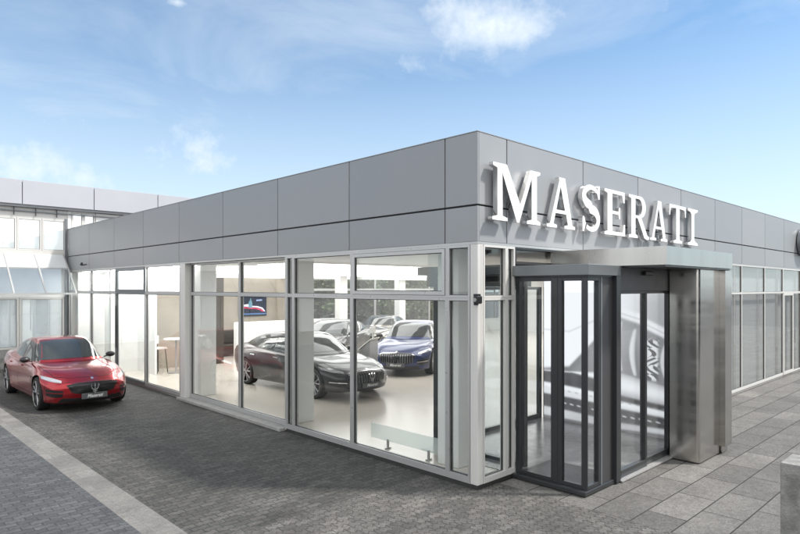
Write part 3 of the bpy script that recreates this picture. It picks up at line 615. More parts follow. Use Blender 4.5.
winr(.12, .50, 4.64, 5.22, mat=m_aluw); winr(.502, .88, 4.64, 5.22, mat=m_aluw)
m_glowblind = M('glowing_blind', (.80, .81, .82), .8, emit=(1, .99, .97), es=.38)  # blind glows by itself to imitate a lit room; no lamp behind it
MB().box(RX0, -.02, YB + .13, YB + .14, 3.84, 4.9).box(.1, .9, YB + .13, YB + .14, 4.63, 5.22).build('blind', m_glowblind, rb)
MB().box(RX0, -.02, YB + .13, YB + .14, .1, 2.3).build('blind', M('lower_glowing_blind', (.75, .76, .78), .8, emit=(1, 1, 1), es=.15), rb)  # weaker glow put into the lower blinds to brighten them
# ground floor windows
MB().box(RX0, .0, YB, YB + .3, 2.30, 3.70).build('wall', m_white, rb)
for k in range(7):
    b = -.10 - k * 1.33; winr(b - 1.31, b, .62, 2.29, fw=.06)
MB().box(RX0, .0, YB - .02, YB + .3, 0, .615).build('wall', m_conc, rb)
MB().box(-.085, -.005, YB - .05, YB + .05, .0, 4.95).build('corner_trim', m_mid, rb)
# lean-to glazed awning
aw = MB(); pts = ((YB - .01, 3.72), (17.20, 3.24), (16.30, 2.42))
for k in range(9):
    x = -.14 - k * .86
    aw.bar((x, pts[0][0], pts[0][1]), (x, pts[1][0], pts[1][1]), .04, .05); aw.bar((x, pts[1][0], pts[1][1]), (x, pts[2][0], pts[2][1]), .045, .06)
aw.bar((-7.1, pts[1][0], pts[1][1]), (-.12, pts[1][0], pts[1][1]), .05, .05); aw.bar((-7.1, pts[2][0], pts[2][1]), (-.12, pts[2][0], pts[2][1]), .06, .06)
ao = aw.build('awning', m_alu, rb)
m_wg = glass('whitened_glass', (.95, .97, .97), .10, .6, milk=.55, milkcol=(.78, .80, .82))
def quad_slab(a, b, x0, x1, t=.01):
    return MB().add([(x0, a[0], a[1]), (x1, a[0], a[1]), (x1, b[0], b[1]), (x0, b[0], b[1]), (x0, a[0], a[1] + t), (x1, a[0], a[1] + t), (x1, b[0], b[1] + t), (x0, b[0], b[1] + t)],
                    [(0, 1, 2, 3), (7, 6, 5, 4), (0, 4, 5, 1), (1, 5, 6, 2), (2, 6, 7, 3), (3, 7, 4, 0)])
quad_slab(pts[0], pts[1], -7.1, -.14, .012).build('pane', m_wg, ao); quad_slab(pts[1], pts[2], -7.1, -.14, .012).build('pane', m_glassr, ao)

# ------------------------------------------------------------------ trees behind the showroom (seen through it)
def tree(x, y, h, rad, seed, label, leaf, zmin=.6, n=5200, trunk=.16):
    rnd = random.Random(seed); t = thing('broadleaf_tree', label, 'tree', (x, y, 0), group='trees behind the showroom')
    mb = MB(); mb.tube((0, 0, 0), (.1, 0, h * .45), trunk, 9, trunk * .7); br = []
    for k in range(7):
        a = rnd.random() * 6.28; z = h * (.3 + .1 * k * .5); e = Vector((cos(a) * rad * .6, sin(a) * rad * .6, z + h * .25)); mb.tube((.05, 0, z * .9), e, trunk * .4, 6, .02); br.append(e)
    mb.build('trunk', m_bark, t, smooth=True)
    cl_ = []
    for k in range(34):
        a = rnd.random() * 6.28; rr = rad * math.sqrt(rnd.random()); z = zmin + (h - zmin) * rnd.random(); f = 1 - .5 * abs(z / h - .5) * 2 * .7
        cl_.append((cos(a) * rr * f, sin(a) * rr * f, z, rad * (.22 + .22 * rnd.random())))
    V = np.empty((n * 4, 3)); c = 0
    for k in range(n):
        q = cl_[rnd.randrange(len(cl_))]; d = Vector((rnd.gauss(0, 1), rnd.gauss(0, 1), rnd.gauss(0, 1))).normalized() * q[3] * (rnd.random() ** .4)
        p = Vector(q[:3]) + d; s = .07 + .09 * rnd.random(); u = Vector((rnd.gauss(0, 1), rnd.gauss(0, 1), rnd.gauss(0, 1))).normalized(); v = u.orthogonal().normalized()
        for (i, j) in ((-1, 0), (0, -.55), (1, 0), (0, .55)): V[c] = p + u * i * s + v * j * s; c += 1
    me = bpy.data.meshes.new('crown'); me.from_pydata(V.tolist(), [], [(4 * k, 4 * k + 1, 4 * k + 2, 4 * k + 3) for k in range(n)]); me.materials.append(leaf); me.update()
    o = bpy.data.objects.new('crown', me); COL.objects.link(o); o.parent = t; return t
TL = ['mid green tree at the left end of the row beyond the rear glazing', 'dark green tree beyond the rear glazing above the grey car', 'dark bushy tree beyond the rear glazing above the silver sports car',
      'mid green tree beyond the rear glazing right of the sports car', 'taller dark tree in the second row behind the left pair of trees', 'taller light green tree in the second row beyond the rear glazing',
      'dark round tree at the right end of the front tree row', 'tallest dark tree in the second row beyond the rear glazing', 'light green tree farthest back at the right of the tree rows']
for k, (x, y, h, r, lf) in enumerate([(10.5, 22.5, 5.0, 2.3, m_leaf), (14.2, 22.8, 5.6, 2.4, m_leaf2), (17.8, 22.2, 5.0, 2.3, m_leaf2), (21.5, 23.0, 5.4, 2.5, m_leaf), (12.4, 25.5, 6.0, 2.8, m_leaf2), (16.5, 25.8, 6.0, 2.8, m_leaf), (24.5, 24, 5.6, 2.6, m_leaf2), (20.0, 26.2, 6.4, 2.9, m_leaf2), (28, 27, 6, 3, m_leaf)]):
    tree(x, y, h, r, 11 + k, TL[k], lf)
tag(MB().box(7, 34, 28.6, 28.8, 0, 4.6).build('garden_wall', M('dark_wall', (.06, .065, .06), .9, var=.3, vs=2)), 'dark boundary wall behind the trees beyond the showroom', 'wall')

# ------------------------------------------------------------------ cars
def interp(xs_, ys_, x):
    """monotone-ish cubic through the keys"""
    n = len(xs_)
    if x <= xs_[0]: return ys_[0]
    if x >= xs_[-1]: return ys_[-1]
    i = max(k for k in range(n - 1) if xs_[k] <= x)
    d = [(ys_[k + 1] - ys_[k]) / (xs_[k + 1] - xs_[k]) for k in range(n - 1)]
    def m_(k):
        if k == 0: return d[0]
        if k == n - 1: return d[-1]
        return 0 if d[k - 1] * d[k] <= 0 else 2 * d[k - 1] * d[k] / (d[k - 1] + d[k])
    h = xs_[i + 1] - xs_[i]; t = (x - xs_[i]) / h
    return (2 * t ** 3 - 3 * t ** 2 + 1) * ys_[i] + (t ** 3 - 2 * t ** 2 + t) * h * m_(i) + (-2 * t ** 3 + 3 * t ** 2) * ys_[i + 1] + (t ** 3 - t ** 2) * h * m_(i + 1)
def crom(P, n):
    """Catmull-Rom through 3D points, n samples per span"""
    out_ = []
    for i in range(len(P) - 1):
        a = P[max(0, i - 1)]; b = P[i]; c = P[i + 1]; d = P[min(len(P) - 1, i + 2)]
        for k in range(n):
            t = k / n; out_.append(tuple(.5 * ((2 * b[j]) + (-a[j] + c[j]) * t + (2 * a[j] - 5 * b[j] + 4 * c[j] - d[j]) * t * t + (-a[j] + 3 * b[j] - 3 * c[j] + d[j]) * t ** 3) for j in range(len(b))))
    out_.append(tuple(P[-1])); return out_
def loft(sections):
    """sections: list of half profiles (y>=0) from bottom centre to top centre, 3D -> closed mirrored mesh"""
    n = len(sections[0]); mb = MB(); ring = 2 * n - 2; V = []
    for s_ in sections:
        r_ = list(s_) + [(p[0], -p[1], p[2]) for p in s_[-2:0:-1]]; V += r_
    F = []
    for i in range(len(sections) - 1):
        for k in range(ring): a = i * ring + k; b = i * ring + (k + 1) % ring; F.append((a, b, b + ring, a + ring))
    F.append(tuple(range(ring))[::-1]); F.append(tuple(range((len(sections) - 1) * ring, len(sections) * ring)))
    mb.add(V, F); return mb

SEDAN = dict(
    # x      -2.52  -2.40  -2.0   -1.5   -0.9   0     0.9    1.5    2.0   2.30  2.46
    X=[-2.52, -2.42, -2.05, -1.5, -0.9, 0.0, 0.9, 1.5, 2.0, 2.30, 2.46],
    zb=[.34, .27, .23, .20, .18, .18, .18, .19, .19, .19, .20],
    wm=[.74, .84, .93, .965, .935, .915, .93, .965, .945, .88, .79],
    zm=[.72, .66, .62, .60, .58, .56, .58, .60, .58, .52, .46],
    zs=[.93, .99, 1.00, .985, .955, .935, .915, .865, .785, .690, .605],
    ws=[.66, .74, .80, .835, .855, .86, .855, .825, .79, .74, .66],
    zt=[.98, 1.06, 1.09, 1.08, 1.05, 1.0, .985, .920, .835, .735, .640],
    bow=[.22, .24, .22, .14, .05, 0, .03, .14, .28, .38, .42],
    rx=[-2.28, -2.1, -1.75, -1.2, -0.7, -.3, .1, .45, .8, 1.06, 1.22],
    rz=[1.045, 1.10, 1.235, 1.385, 1.450, 1.468, 1.455, 1.375, 1.205, 1.060, .965],
    rw=[.52, .55, .565, .565, .575, .585, .585, .59, .62, .66, .70],
    rb=[.62, .66, .72, .78, .805, .815, .815, .815, .80, .77, .72],
    rbow=[-.16, -.14, -.10, -.04, 0, 0, .05, .14, .24, .30, .32],
    fx=1.50, bx=-1.50, wr=.355, nose=2.46)
def lower_body(P, sc=1.0):
    xs_ = np.linspace(P['X'][0], P['X'][-1], 84)
    secs = []
    def sec(x, shrink=1.0, dx=0.0):
        g_ = lambda k: interp(P['X'], P[k], x)
        zb, wm, zm, zs_, ws, zt, bow = (g_(k) for k in ('zb', 'wm', 'zm', 'zs', 'ws', 'zt', 'bow'))
        pr = [(0, zb), (wm * .6, zb), (wm * .90, zb + .005), (wm * .965, zb + .05), (wm * .985, zb + (zm - zb) * .5), (wm, zm), (wm * .992, zm + (zs_ - zm) * .42), (wm * .965 * .5 + ws * .5 + .012, zm + (zs_ - zm) * .80), (ws, zs_), (ws * .80, zs_ + (zt - zs_) * .42 + .012), (ws * .45, zt - .012), (0, zt)]
        pr = crom(pr, 4); zc = (zb + zs_) / 2
        res = []
        for (y, z) in pr:
            y2 = y * shrink; z2 = zc + (z - zc) * shrink
            b = bow * (abs(y2) / .95) ** 2.3
            xx = x + dx - (b if x > 0 else -b)
            # nose: lean back above the bumper line
            if x > 1.9: xx -= max(0, z2 - .55) * .35 * (x - 1.9) / .55; xx -= max(0, .40 - z2) * .25 * (x - 1.9) / .55
            if x < -2.0: xx += max(0, .62 - z2) * .30 * (-2.0 - x) / .5
            res.append((xx, y2, z2))
        return res
    for sh, dx in ((.35, -.055), (.72, -.05), (.90, -.035), (.97, -.018)): secs.append(sec(xs_[0], sh, dx))
    for x in xs_: secs.append(sec(x))
    for sh, dx in ((.975, .018), (.92, .034), (.75, .046), (.35, .05)): secs.append(sec(xs_[-1], sh, dx))
    return loft(secs)
def cabin(P):
    secs = []
    for x in np.linspace(P['rx'][0], P['rx'][-1], 60):
        g_ = lambda k: interp(P['rx'], P[k], x)
        rz, rw, rb_, bow = (g_(k) for k in ('rz', 'rw', 'rb', 'rbow')); base = .80
        hgt = rz - .93; rh = max(.02, hgt)
        pr = [(0, base), (rb_, base), (rb_, .90), (rb_ * .55 + rw * .45, .90 + rh * .52), (rw * 1.02, rz - rh * .17), (rw * .88, rz - rh * .055), (rw * .5, rz - rh * .012), (0, rz)]
        pr = crom(pr, 5); secs.append([(x - bow * (abs(y) / .7) ** 2, y, z) for y, z in pr])
    return loft(secs)
def make_body(P, paint, root):
    lb = lower_body(P); o = lb.build('body', [paint, m_black], root)
    cuts = []
    for ax in (P['fx'], P['bx']):
        c = MB(); r = P['wr'] + .045
        c.tube((ax, .62, P['wr']), (ax, 1.3, P['wr']), r, 48).tube((ax, -.62, P['wr']), (ax, -1.3, P['wr']), r, 48)
        cuts.append(c.build('cut', m_black))
    for c in cuts:
        md = o.modifiers.new('b', 'BOOLEAN'); md.object = c; md.operation = 'DIFFERENCE'; md.solver = 'EXACT'
    o.parent = None; bpy.context.view_layer.update()
    me = bpy.data.meshes.new_from_object(o.evaluated_get(bpy.context.evaluated_depsgraph_get()))
    o.modifiers.clear(); o.data = me; me.name = 'body'
    for c in cuts: bpy.data.objects.remove(c)
    cb = cabin(P).build('cab', paint)
    bm = bmesh.new(); bm.from_mesh(me); bm.from_mesh(cb.data); bmesh.ops.recalc_face_normals(bm, faces=bm.faces); bm.to_mesh(me); bm.free(); bpy.data.objects.remove(cb)
    me.materials.clear(); me.materials.append(paint); me.materials.append(m_black)
    for p in me.polygons:
        c = p.center; p.material_index = 0
        for ax in (P['fx'], P['bx']):
            d = math.hypot(c.x - ax, c.z - P['wr'])
            if d < P['wr'] + .05 and abs(c.y) > .55 and abs(c.z) < 1.0 and (abs(p.normal.y) < .5 or abs(c.y) < .7): p.material_index = 1
        if p.normal.z < -.9 and c.z < .35: p.material_index = 1
    shade(me, 32); o.parent = root
    return o, BVHTree.FromPolygons([v.co.copy() for v in me.vertices], [tuple(p.vertices) for p in me.polygons])
def patch(bvh, name, top, bot, d, mat, parent, nu=16, nv=5, off=.006, mirror=False, skirt=.02, label=None):
    """top/bot: polylines in the 2D frame of view d ('front','back','side','top'); projected on the body"""
    def at(pl_, t):
        L_ = [0]
        for k in range(len(pl_) - 1): L_.append(L_[-1] + math.dist(pl_[k], pl_[k + 1]))
        s = t * L_[-1]; k = max(i for i in range(len(pl_) - 1) if L_[i] <= s + 1e-9); u = (s - L_[k]) / max(1e-9, L_[k + 1] - L_[k])
        return [pl_[k][j] + (pl_[k + 1][j] - pl_[k][j]) * u for j in (0, 1)]
    def shot(a, b):
        if d == 'front': o_, dr_ = Vector((6, a, b)), Vector((-1, 0, 0))
        elif d == 'back': o_, dr_ = Vector((-6, a, b)), Vector((1, 0, 0))
        elif d == 'side': o_, dr_ = Vector((a, 3, b)), Vector((0, -1, 0))
        else: o_, dr_ = Vector((a, b, 4)), Vector((0, 0, -1))
        h = bvh.ray_cast(o_, dr_)
        if h[0] is None: return None
        n = h[1] if h[1].dot(dr_) < 0 else -h[1]
        return h[0], n, dr_
    G = []
    for i in range(nu + 1):
        p, q = at(top, i / nu), at(bot, i / nu); r = []
        for j in range(nv + 1):
            t = j / nv; r.append(shot(p[0] + (q[0] - p[0]) * t, p[1] + (q[1] - p[1]) * t))
        G.append(r)
    mb = MB(); idx = {}
    def vid(i, j, sk=False):
        k_ = (i, j, sk)
        if k_ not in idx:
            h, n, dr_ = G[i][j]; idx[k_] = len(mb.v); mb.v.append(tuple(h + n * (off if not sk else -skirt)))
        return idx[k_]
    ok = lambda i, j: G[i][j] is not None
    for i in range(nu):
        for j in range(nv):
            if ok(i, j) and ok(i + 1, j) and ok(i + 1, j + 1) and ok(i, j + 1): mb.f.append((vid(i, j), vid(i + 1, j), vid(i + 1, j + 1), vid(i, j + 1))); mb.m.append(0)
    edge = [((i, 0), (i + 1, 0)) for i in range(nu)] + [((i, nv), (i + 1, nv)) for i in range(nu)] + [((0, j), (0, j + 1)) for j in range(nv)] + [((nu, j), (nu, j + 1)) for j in range(nv)]
    for a, b in edge:
        if ok(*a) and ok(*b): mb.f.append((vid(*a), vid(*b), vid(*b, True), vid(*a, True))); mb.m.append(0)
    res = []
    for sg in ((1, -1) if mirror else (1,)):
        m2 = MB(); m2.v = [(v[0], v[1] * sg, v[2]) for v in mb.v]; m2.f = list(mb.f); m2.m = list(mb.m)
        o = m2.build(name, mat, parent); shade(o.data, 40)
        if label: o['label'] = label
        res.append(o)
    return res
def line_patch(bvh, pts, w, d, mb, mirror=True, off=.003):
    """thin dark shut line along a polyline in view d, collected into mb"""
    P2 = []
    for k in range(len(pts) - 1):
        n = max(2, int(math.dist(pts[k], pts[k + 1]) / .05))
        for i in range(n): P2.append((pts[k][0] + (pts[k + 1][0] - pts[k][0]) * i / n, pts[k][1] + (pts[k + 1][1] - pts[k][1]) * i / n))
    P2.append(pts[-1]); H = []
    for k, p in enumerate(P2):
        a = Vector(P2[max(0, k - 1)]); b = Vector(P2[min(len(P2) - 1, k + 1)]); dd = (b - a).normalized(); nn_ = Vector((-dd.y, dd.x)) * w / 2; r = []
        for s in (1, -1):
            q = Vector(p) + nn_ * s
            if d == 'side': o_, dr_ = Vector((q.x, 3, q.y)), Vector((0, -1, 0))
            elif d == 'top': o_, dr_ = Vector((q.x, q.y, 4)), Vector((0, 0, -1))
            else: o_, dr_ = Vector((6, q.x, q.y)), Vector((-1, 0, 0))
            h = bvh.ray_cast(o_, dr_); r.append(None if h[0] is None else h[0] + (h[1] if h[1].dot(dr_) < 0 else -h[1]) * off)
        H.append(r)
    for sg in ((1, -1) if mirror else (1,)):
        for k in range(len(H) - 1):
            q = [H[k][0], H[k][1], H[k + 1][1], H[k + 1][0]]
            if None in q: continue
            mb.add([(v.x, v.y * sg, v.z) for v in q], [(0, 1, 2, 3)])
m_tyre = M('tyre_rubber', (.012, .012, .012), .75); m_rimm = M('rim_metal', (.30, .30, .31), .28, .9); m_rimd = M('rim_dark', (.04, .04, .045), .35, .7)
m_cglass = M('car_glass', (.03, .036, .038), .04, .0, coat=.35, spec=.5); m_lampg = M('headlamp_glass', (.42, .44, .46), .08, .35, coat=1.0); m_lampd = M('lamp_dark', (.02, .02, .022), .15, coat=1)
m_lampw = M('lamp_reflector', (.75, .77, .8), .15, .9); m_red = M('tail_red', (.35, .01, .01), .15, coat=1); m_grille = M('grille_black', (.008, .008, .009), .3); m_plate = M('plate_grey', (.10, .105, .11), .4)
def wheel(root, P, ax, sg, rimmat, seed=0):
    R_, w_ = P['wr'], .25; n = 40; wo = thing_part('wheel', root); wo.location = (ax, sg * .825, R_)
    def lathe(prof, name, mat, par):
        mb = MB(); V = []; F = []; m_ = len(prof)
        for i in range(n):
            a = 2 * pi * i / n
            for (r, y) in prof: V.append((r * cos(a), y * sg, r * sin(a)))
        for i in range(n):
            for k in range(m_ - 1): a = i * m_ + k; b = ((i + 1) % n) * m_ + k; F.append((a, b, b + 1, a + 1))
        mb.add(V, F); o = mb.build(name, mat, par); shade(o.data, 40); return o
    lathe([(R_ * .76, -w_ / 2 + .02), (R_ * .92, -w_ / 2), (R_ * .985, -w_ / 2 + .02), (R_, -w_ / 4), (R_, w_ / 4), (R_ * .985, w_ / 2 - .02), (R_ * .93, w_ / 2 - .002), (R_ * .80, w_ / 2), (R_ * .765, w_ / 2 - .015), (R_ * .76, w_ / 2 - .05)], 'tyre', m_tyre, wo)
    lathe([(0.0, -.03), (R_ * .5, -.03), (R_ * .74, -.05), (R_ * .755, w_ / 2 - .04), (R_ * .775, w_ / 2 - .012)], 'rim', m_rimd, wo)
    sp_ = MB()
    for k in range(5):
        for da in (-.16, .16):
            a = 2 * pi * k / 5 + .3; a2 = a + da * 1.5; a1 = a + da * .7
            p = (R_ * .13 * cos(a1), sg * (w_ / 2 - .035), R_ * .13 * sin(a1)); q = (R_ * .75 * cos(a2), sg * (w_ / 2 - .022), R_ * .75 * sin(a2))
            sp_.tube(p, q, .021, 6, .016)
    sp_.tube((0, sg * .02, 0), (0, sg * (w_ / 2 - .02), 0), R_ * .17, 16, R_ * .15)
    for k in range(n): 
        a, b = 2 * pi * k / n, 2 * pi * (k + 1) / n; r_ = R_ * .765
        sp_.tube((r_ * cos(a), sg * (w_ / 2 - .012), r_ * sin(a)), (r_ * cos(b), sg * (w_ / 2 - .012), r_ * sin(b)), .011, 5)
    o = sp_.build('spokes', rimmat, wo); shade(o.data, 50)
def thing_part(name, parent):
    o = bpy.data.objects.new(name, None); COL.objects.link(o); o.parent = parent; return o
def text_mesh(txt, size, mat, mtx, parent, name, shear=.3, ext=.001):
    cu = bpy.data.curves.new('t', 'FONT'); cu.body = txt; cu.size = size; cu.shear = shear; cu.extrude = ext; cu.align_x = 'CENTER'; cu.align_y = 'CENTER'; cu.offset = size * .02
    t = bpy.data.objects.new('t', cu); COL.objects.link(t); bpy.context.view_layer.update()
    me = bpy.data.meshes.new_from_object(t.evaluated_get(bpy.context.evaluated_depsgraph_get())); bpy.data.objects.remove(t); me.transform(mtx)
    me.materials.clear(); me.materials.append(mat); o = bpy.data.objects.new(name, me); COL.objects.link(o); o.parent = parent; return o
def make_car(name, label, paint, loc, rz, P=SEDAN, style='oval', rim=None, plate=True, sx=1.0, sy=1.0, sz=1.0, cat='car', scale=1.0):
    root = thing(name, label, cat, loc, rz, None)
    body, bv = make_body(P, paint, root)
    A = lambda *a, **k: patch(bv, *a, **k)
    # glazing
    A('windshield', [(-.60, 1.375), (-.3, 1.405), (0, 1.412), (.3, 1.405), (.60, 1.375)], [(-.735, 1.0), (-.4, 1.02), (0, 1.03), (.4, 1.02), (.735, 1.0)], 'front', m_cglass, root, nu=30, nv=14, off=.004)
    A('rear_window', [(-.50, 1.35), (0, 1.385), (.50, 1.35)], [(-.60, 1.12), (0, 1.14), (.60, 1.12)], 'back', m_cglass, root, nu=20, nv=8, off=.004)
    A('side_window', [(.78, .985), (.50, 1.16), (.18, 1.325), (-.30, 1.375), (-.33, 1.376)], [(.74, .96), (.3, .965), (-.28, .985), (-.31, .985)], 'side', m_cglass, root, nu=24, nv=8, off=.004, mirror=True)
    A('side_window', [(-.37, 1.376), (-.8, 1.362), (-1.20, 1.285), (-1.50, 1.16), (-1.62, 1.07)], [(-.37, .988), (-.9, 1.0), (-1.45, 1.035), (-1.60, 1.055)], 'side', m_cglass, root, nu=24, nv=8, off=.004, mirror=True)
    # shut lines
    ln_ = MB()
    line_patch(bv, [(.86, .90), (.93, .70), (.90, .30)], .009, 'side', ln_); line_patch(bv, [(.90, .30), (-.95, .30)], .008, 'side', ln_)
    line_patch(bv, [(-.345, .96), (-.36, .6), (-.34, .30)], .009, 'side', ln_); line_patch(bv, [(-1.45, 1.0), (-1.30, .86), (-1.12, .72), (-1.0, .45), (-.95, .30)], .009, 'side', ln_)
    line_patch(bv, [(1.05, .80), (1.6, .785), (2.02, .70)], .009, 'top', ln_, off=.004); line_patch(bv, [(2.02, .70), (2.20, .45), (2.27, .2), (2.28, 0)], .009, 'top', ln_, off=.004)
    line_patch(bv, [(2.0, .62), (1.92, .45), (1.98, .24)], .008, 'side', ln_)
    ln_.build('shut_line', m_black, root)
    # front end
    if style == 'oval':
        gt = [(-.545, .585), (-.40, .612), (0, .625), (.40, .612), (.545, .585)]; gb = [(-.44, .425), (-.30, .395), (0, .385), (.30, .395), (.44, .425)]
    elif style == 'tall':
        gt = [(-.56, .60), (-.42, .65), (0, .672), (.42, .65), (.56, .60)]; gb = [(-.43, .40), (-.30, .365), (0, .355), (.30, .365), (.43, .40)]
    else:
        gt = [(-.60, .53), (-.40, .575), (0, .59), (.40, .575), (.60, .53)]; gb = [(-.52, .36), (-.35, .33), (0, .325), (.35, .33), (.52, .36)]
    g1 = A('grille', gt, gb, 'front', m_grille, root, nu=30, nv=8, off=.006)[0]
    rimw = MB()
    if style == 'tall':
        for k in range(-7, 8):
            y = k * .068; t_ = .645 - abs(k) * .004; b_ = .385 + abs(k) * .004
            A('grille_bar', [(y - .0055, t_), (y + .0055, t_)], [(y - .0055, b_), (y + .0055, b_)], 'front', m_rimm, g1, nu=1, nv=6, off=.016, skirt=-.004)
    else:
        for k in range(1, 5):
            t = k / 5; zt_ = .60 + (.40 - .60) * t; w__ = .50 - .10 * t
            A('grille_bar', [(-w__, zt_ + .003), (w__, zt_ + .003)], [(-w__, zt_ - .003), (w__, zt_ - .003)], 'front', m_lampd, g1, nu=20, nv=1, off=.016, skirt=-.004)
    lip = MB(); 
    A('grille_trim', gt, [(a, b - .012) for a, b in gt], 'front', m_chrome if style == 'tall' else m_rimd, g1, nu=30, nv=1, off=.014)
    nx = bv.ray_cast(Vector((6, 0, .5)), Vector((-1, 0, 0)))[0].x
    emblem(root, (nx + .03, 0, .50 if style != 'tall' else .51), .24, m_chrome, rz=RAD(90), tilt=RAD(-4), ext=.012)
    A('hood_badge', [(-.025, .705), (.025, .705)], [(-.025, .672), (.025, .672)], 'front', m_chrome, root, nu=2, nv=2, off=.01)
    A('headlight', [(.60, .668), (.70, .705), (.80, .735), (.89, .758)], [(.615, .628), (.70, .636), (.80, .656), (.90, .700)], 'front', m_lampg, root, nu=18, nv=6, off=.008, mirror=True)
    A('daytime_lamp', [(.63, .655), (.73, .672), (.86, .705)], [(.63, .642), (.73, .657), (.86, .688)], 'front', m_lampw, root, nu=10, nv=2, off=.014, mirror=True)
    A('side_intake', [(.60, .475), (.72, .485), (.875, .505)], [(.62, .345), (.74, .335), (.86, .365)], 'front', m_grille, root, nu=12, nv=5, off=.006, mirror=True)
    A('intake_blade', [(.60, .425), (.86, .445)], [(.60, .410), (.86, .428)], 'front', paint if style != 'tall' else m_chrome, root, nu=10, nv=1, off=.016, mirror=True)
    A('lower_intake', [(-.62, .315), (0, .30), (.62, .315)], [(-.70, .225), (0, .215), (.70, .225)], 'front', m_grille, root, nu=24, nv=4, off=.006)
    if plate:
        po_ = MB().box(nx - .01, nx + .035, -.27, .27, .285, .40).build('number_plate', m_plate, root, bevel=.004)
        text_mesh('Maserati', .095, m_letter, Matrix.Translation((nx + .037, 0, .342)) @ Matrix.Rotation(RAD(90), 4, 'Z') @ Matrix.Rotation(RAD(90), 4, 'X'), po_, 'plate_text')
    # rear end, sides
    A('taillight', [(.52, .93), (.70, .925), (.80, .90)], [(.52, .85), (.70, .835), (.80, .82)], 'back', m_red, root, nu=10, nv=4, off=.008, mirror=True)
    for dx in (.02, -1.02):
        A('door_handle', [(dx - .03, .845), (dx - .22, .85)], [(dx - .03, .822), (dx - .22, .827)], 'side', m_chrome if style == 'tall' else paint, root, nu=8, nv=2, off=.028, mirror=True)
    A('fender_vent', [(1.06, .70), (1.02, .70)], [(1.04, .66), (1.0, .66)], 'side', m_grille, root, nu=2, nv=2, off=.006, mirror=True)
    for sg in (1, -1):
        mr = MB(); cx, cy, cz = .62, sg * .98, 1.02
        rings = [(.00, .02), (.03, .075), (.10, .085), (.16, .07), (.19, .03)]
        V = []; F = []; n = 12
        for (dx, r) in rings:
            for i in range(n): a = 2 * pi * i / n; V.append((cx - .06 + dx, cy + cos(a) * r * 1.35, cz + sin(a) * r * .8))
        for i in range(len(rings) - 1):
            for k in range(n): F.append((i * n + k, i * n + (k + 1) % n, (i + 1) * n + (k + 1) % n, (i + 1) * n + k))
        F += [tuple(range(n)), tuple(range((len(rings) - 1) * n, len(rings) * n))]; mr.add(V, F)
        mr.bar((cx, sg * .82, .96), (cx + .02, cy - sg * .04, cz - .03), .05, .025)
        mo = mr.build('mirror', m_black, root); shade(mo.data, 50)
    for ax in (P['fx'], P['bx']):
        for sg in (1, -1): wheel(root, P, ax, sg, rim or m_rimm)
    root.scale = (scale * sx, scale * sy, scale * sz)
    return root
def paint(name, col, rough=.28, metal=.5, coat=1.0):
    return M(name, col, rough, metal, coat=coat)
H_Y = RAD(-90)
make_car('parked_car', 'glossy dark red sedan parked outside on the dark paving beside the glass front', paint('paint_red', (.33, .003, .010), .26, .75), (-1.90, 11.15, .002), H_Y, style='oval', rim=m_rimm, sx=.955, sy=.92, sz=.985)
black = make_car('showroom_car', 'large black sedan side-on behind the glass, nearest car inside the showroom', paint('paint_black', (.008, .009, .011), .3, .0, .55), (3.12, 8.18, .014), RAD(-89), style='tall', sx=1.0, sz=.99)
blue = make_car('showroom_car', 'deep blue car with a chrome barred grille facing the window inside the showroom', paint('paint_blue', (.008, .02, .10), .3, .2, .6), (8.0, 9.1, .014), RAD(213), style='tall', sz=1.04)
make_car('showroom_car', 'dark grey car standing behind the black sedan by the rear glazing', paint('paint_grey', (.022, .022, .025), .3, .2, .6), (7.2, 12.4, .014), RAD(210), style='tall', sz=1.0, plate=False)
make_car('sports_car', 'low silver sports car with orange reflections behind the blue car', paint('paint_silver', (.32, .30, .28), .22, .8), (12.9, 16.0, .014), RAD(212), style='low', sz=.90, plate=False)

# ------------------------------------------------------------------ things inside and around the showroom
tv = thing('wall_screen', 'black wall screen showing a person and a red lined car on the beige marble wall', 'screen')
TX0, TX1, TY, TZ0, TZ1 = 6.10, 7.38, 17.14, 1.44, 2.32
MB().box(TX0, TX1, TY, TY + .055, TZ0, TZ1).build('screen_case', m_black, tv, bevel=.008)
def scr(name, pts, mat, lay=0):
    U = TX1 - TX0; V_ = TZ1 - TZ0
    return MB().add([(TX0 + .03 + a * (U - .06), TY - .003 - lay * .003, TZ0 + .04 + b * (V_ - .08)) for a, b in pts], [tuple(range(len(pts)))]).build(name, mat, tv)
scr('display', [(0, 0), (1, 0), (1, 1), (0, 1)], emis('scr_dark', (.012, .016, .035), 1.0))
scr('display_bar', [(0, .04), (1, .04), (1, .10), (0, .10)], emis('scr_blue', (.12, .22, .45), .9), 1)
scr('display_car', [(0, .44), (.12, .54), (.30, .58), (.36, .50), (.50, .48), (.68, .46), (.86, .38), (.97, .18), (.92, .18), (.82, .32), (.62, .40), (.42, .42), (.2, .46), (.04, .38)], emis('scr_white', (.8, .75, .9), 1.1), 1)
scr('display_line', [(.0, .36), (.2, .42), (.42, .38), (.64, .36), (.84, .27), (.90, .18), (.86, .16), (.78, .25), (.6, .32), (.4, .34), (.2, .37), (0, .32)], emis('scr_red', (.75, .03, .10), 1.1), 2)
scr('display_person', [(.33, .38), (.32, .62), (.36, .76), (.385, .78), (.375, .84), (.40, .89), (.425, .84), (.415, .78), (.44, .75), (.47, .60), (.46, .38)], emis('scr_teal', (.16, .32, .40), .9), 3)
scr('display_caption', [(.62, .72), (.84, .74), (.84, .82), (.62, .80)], emis('scr_txt', (.4, .5, .75), .8), 1)

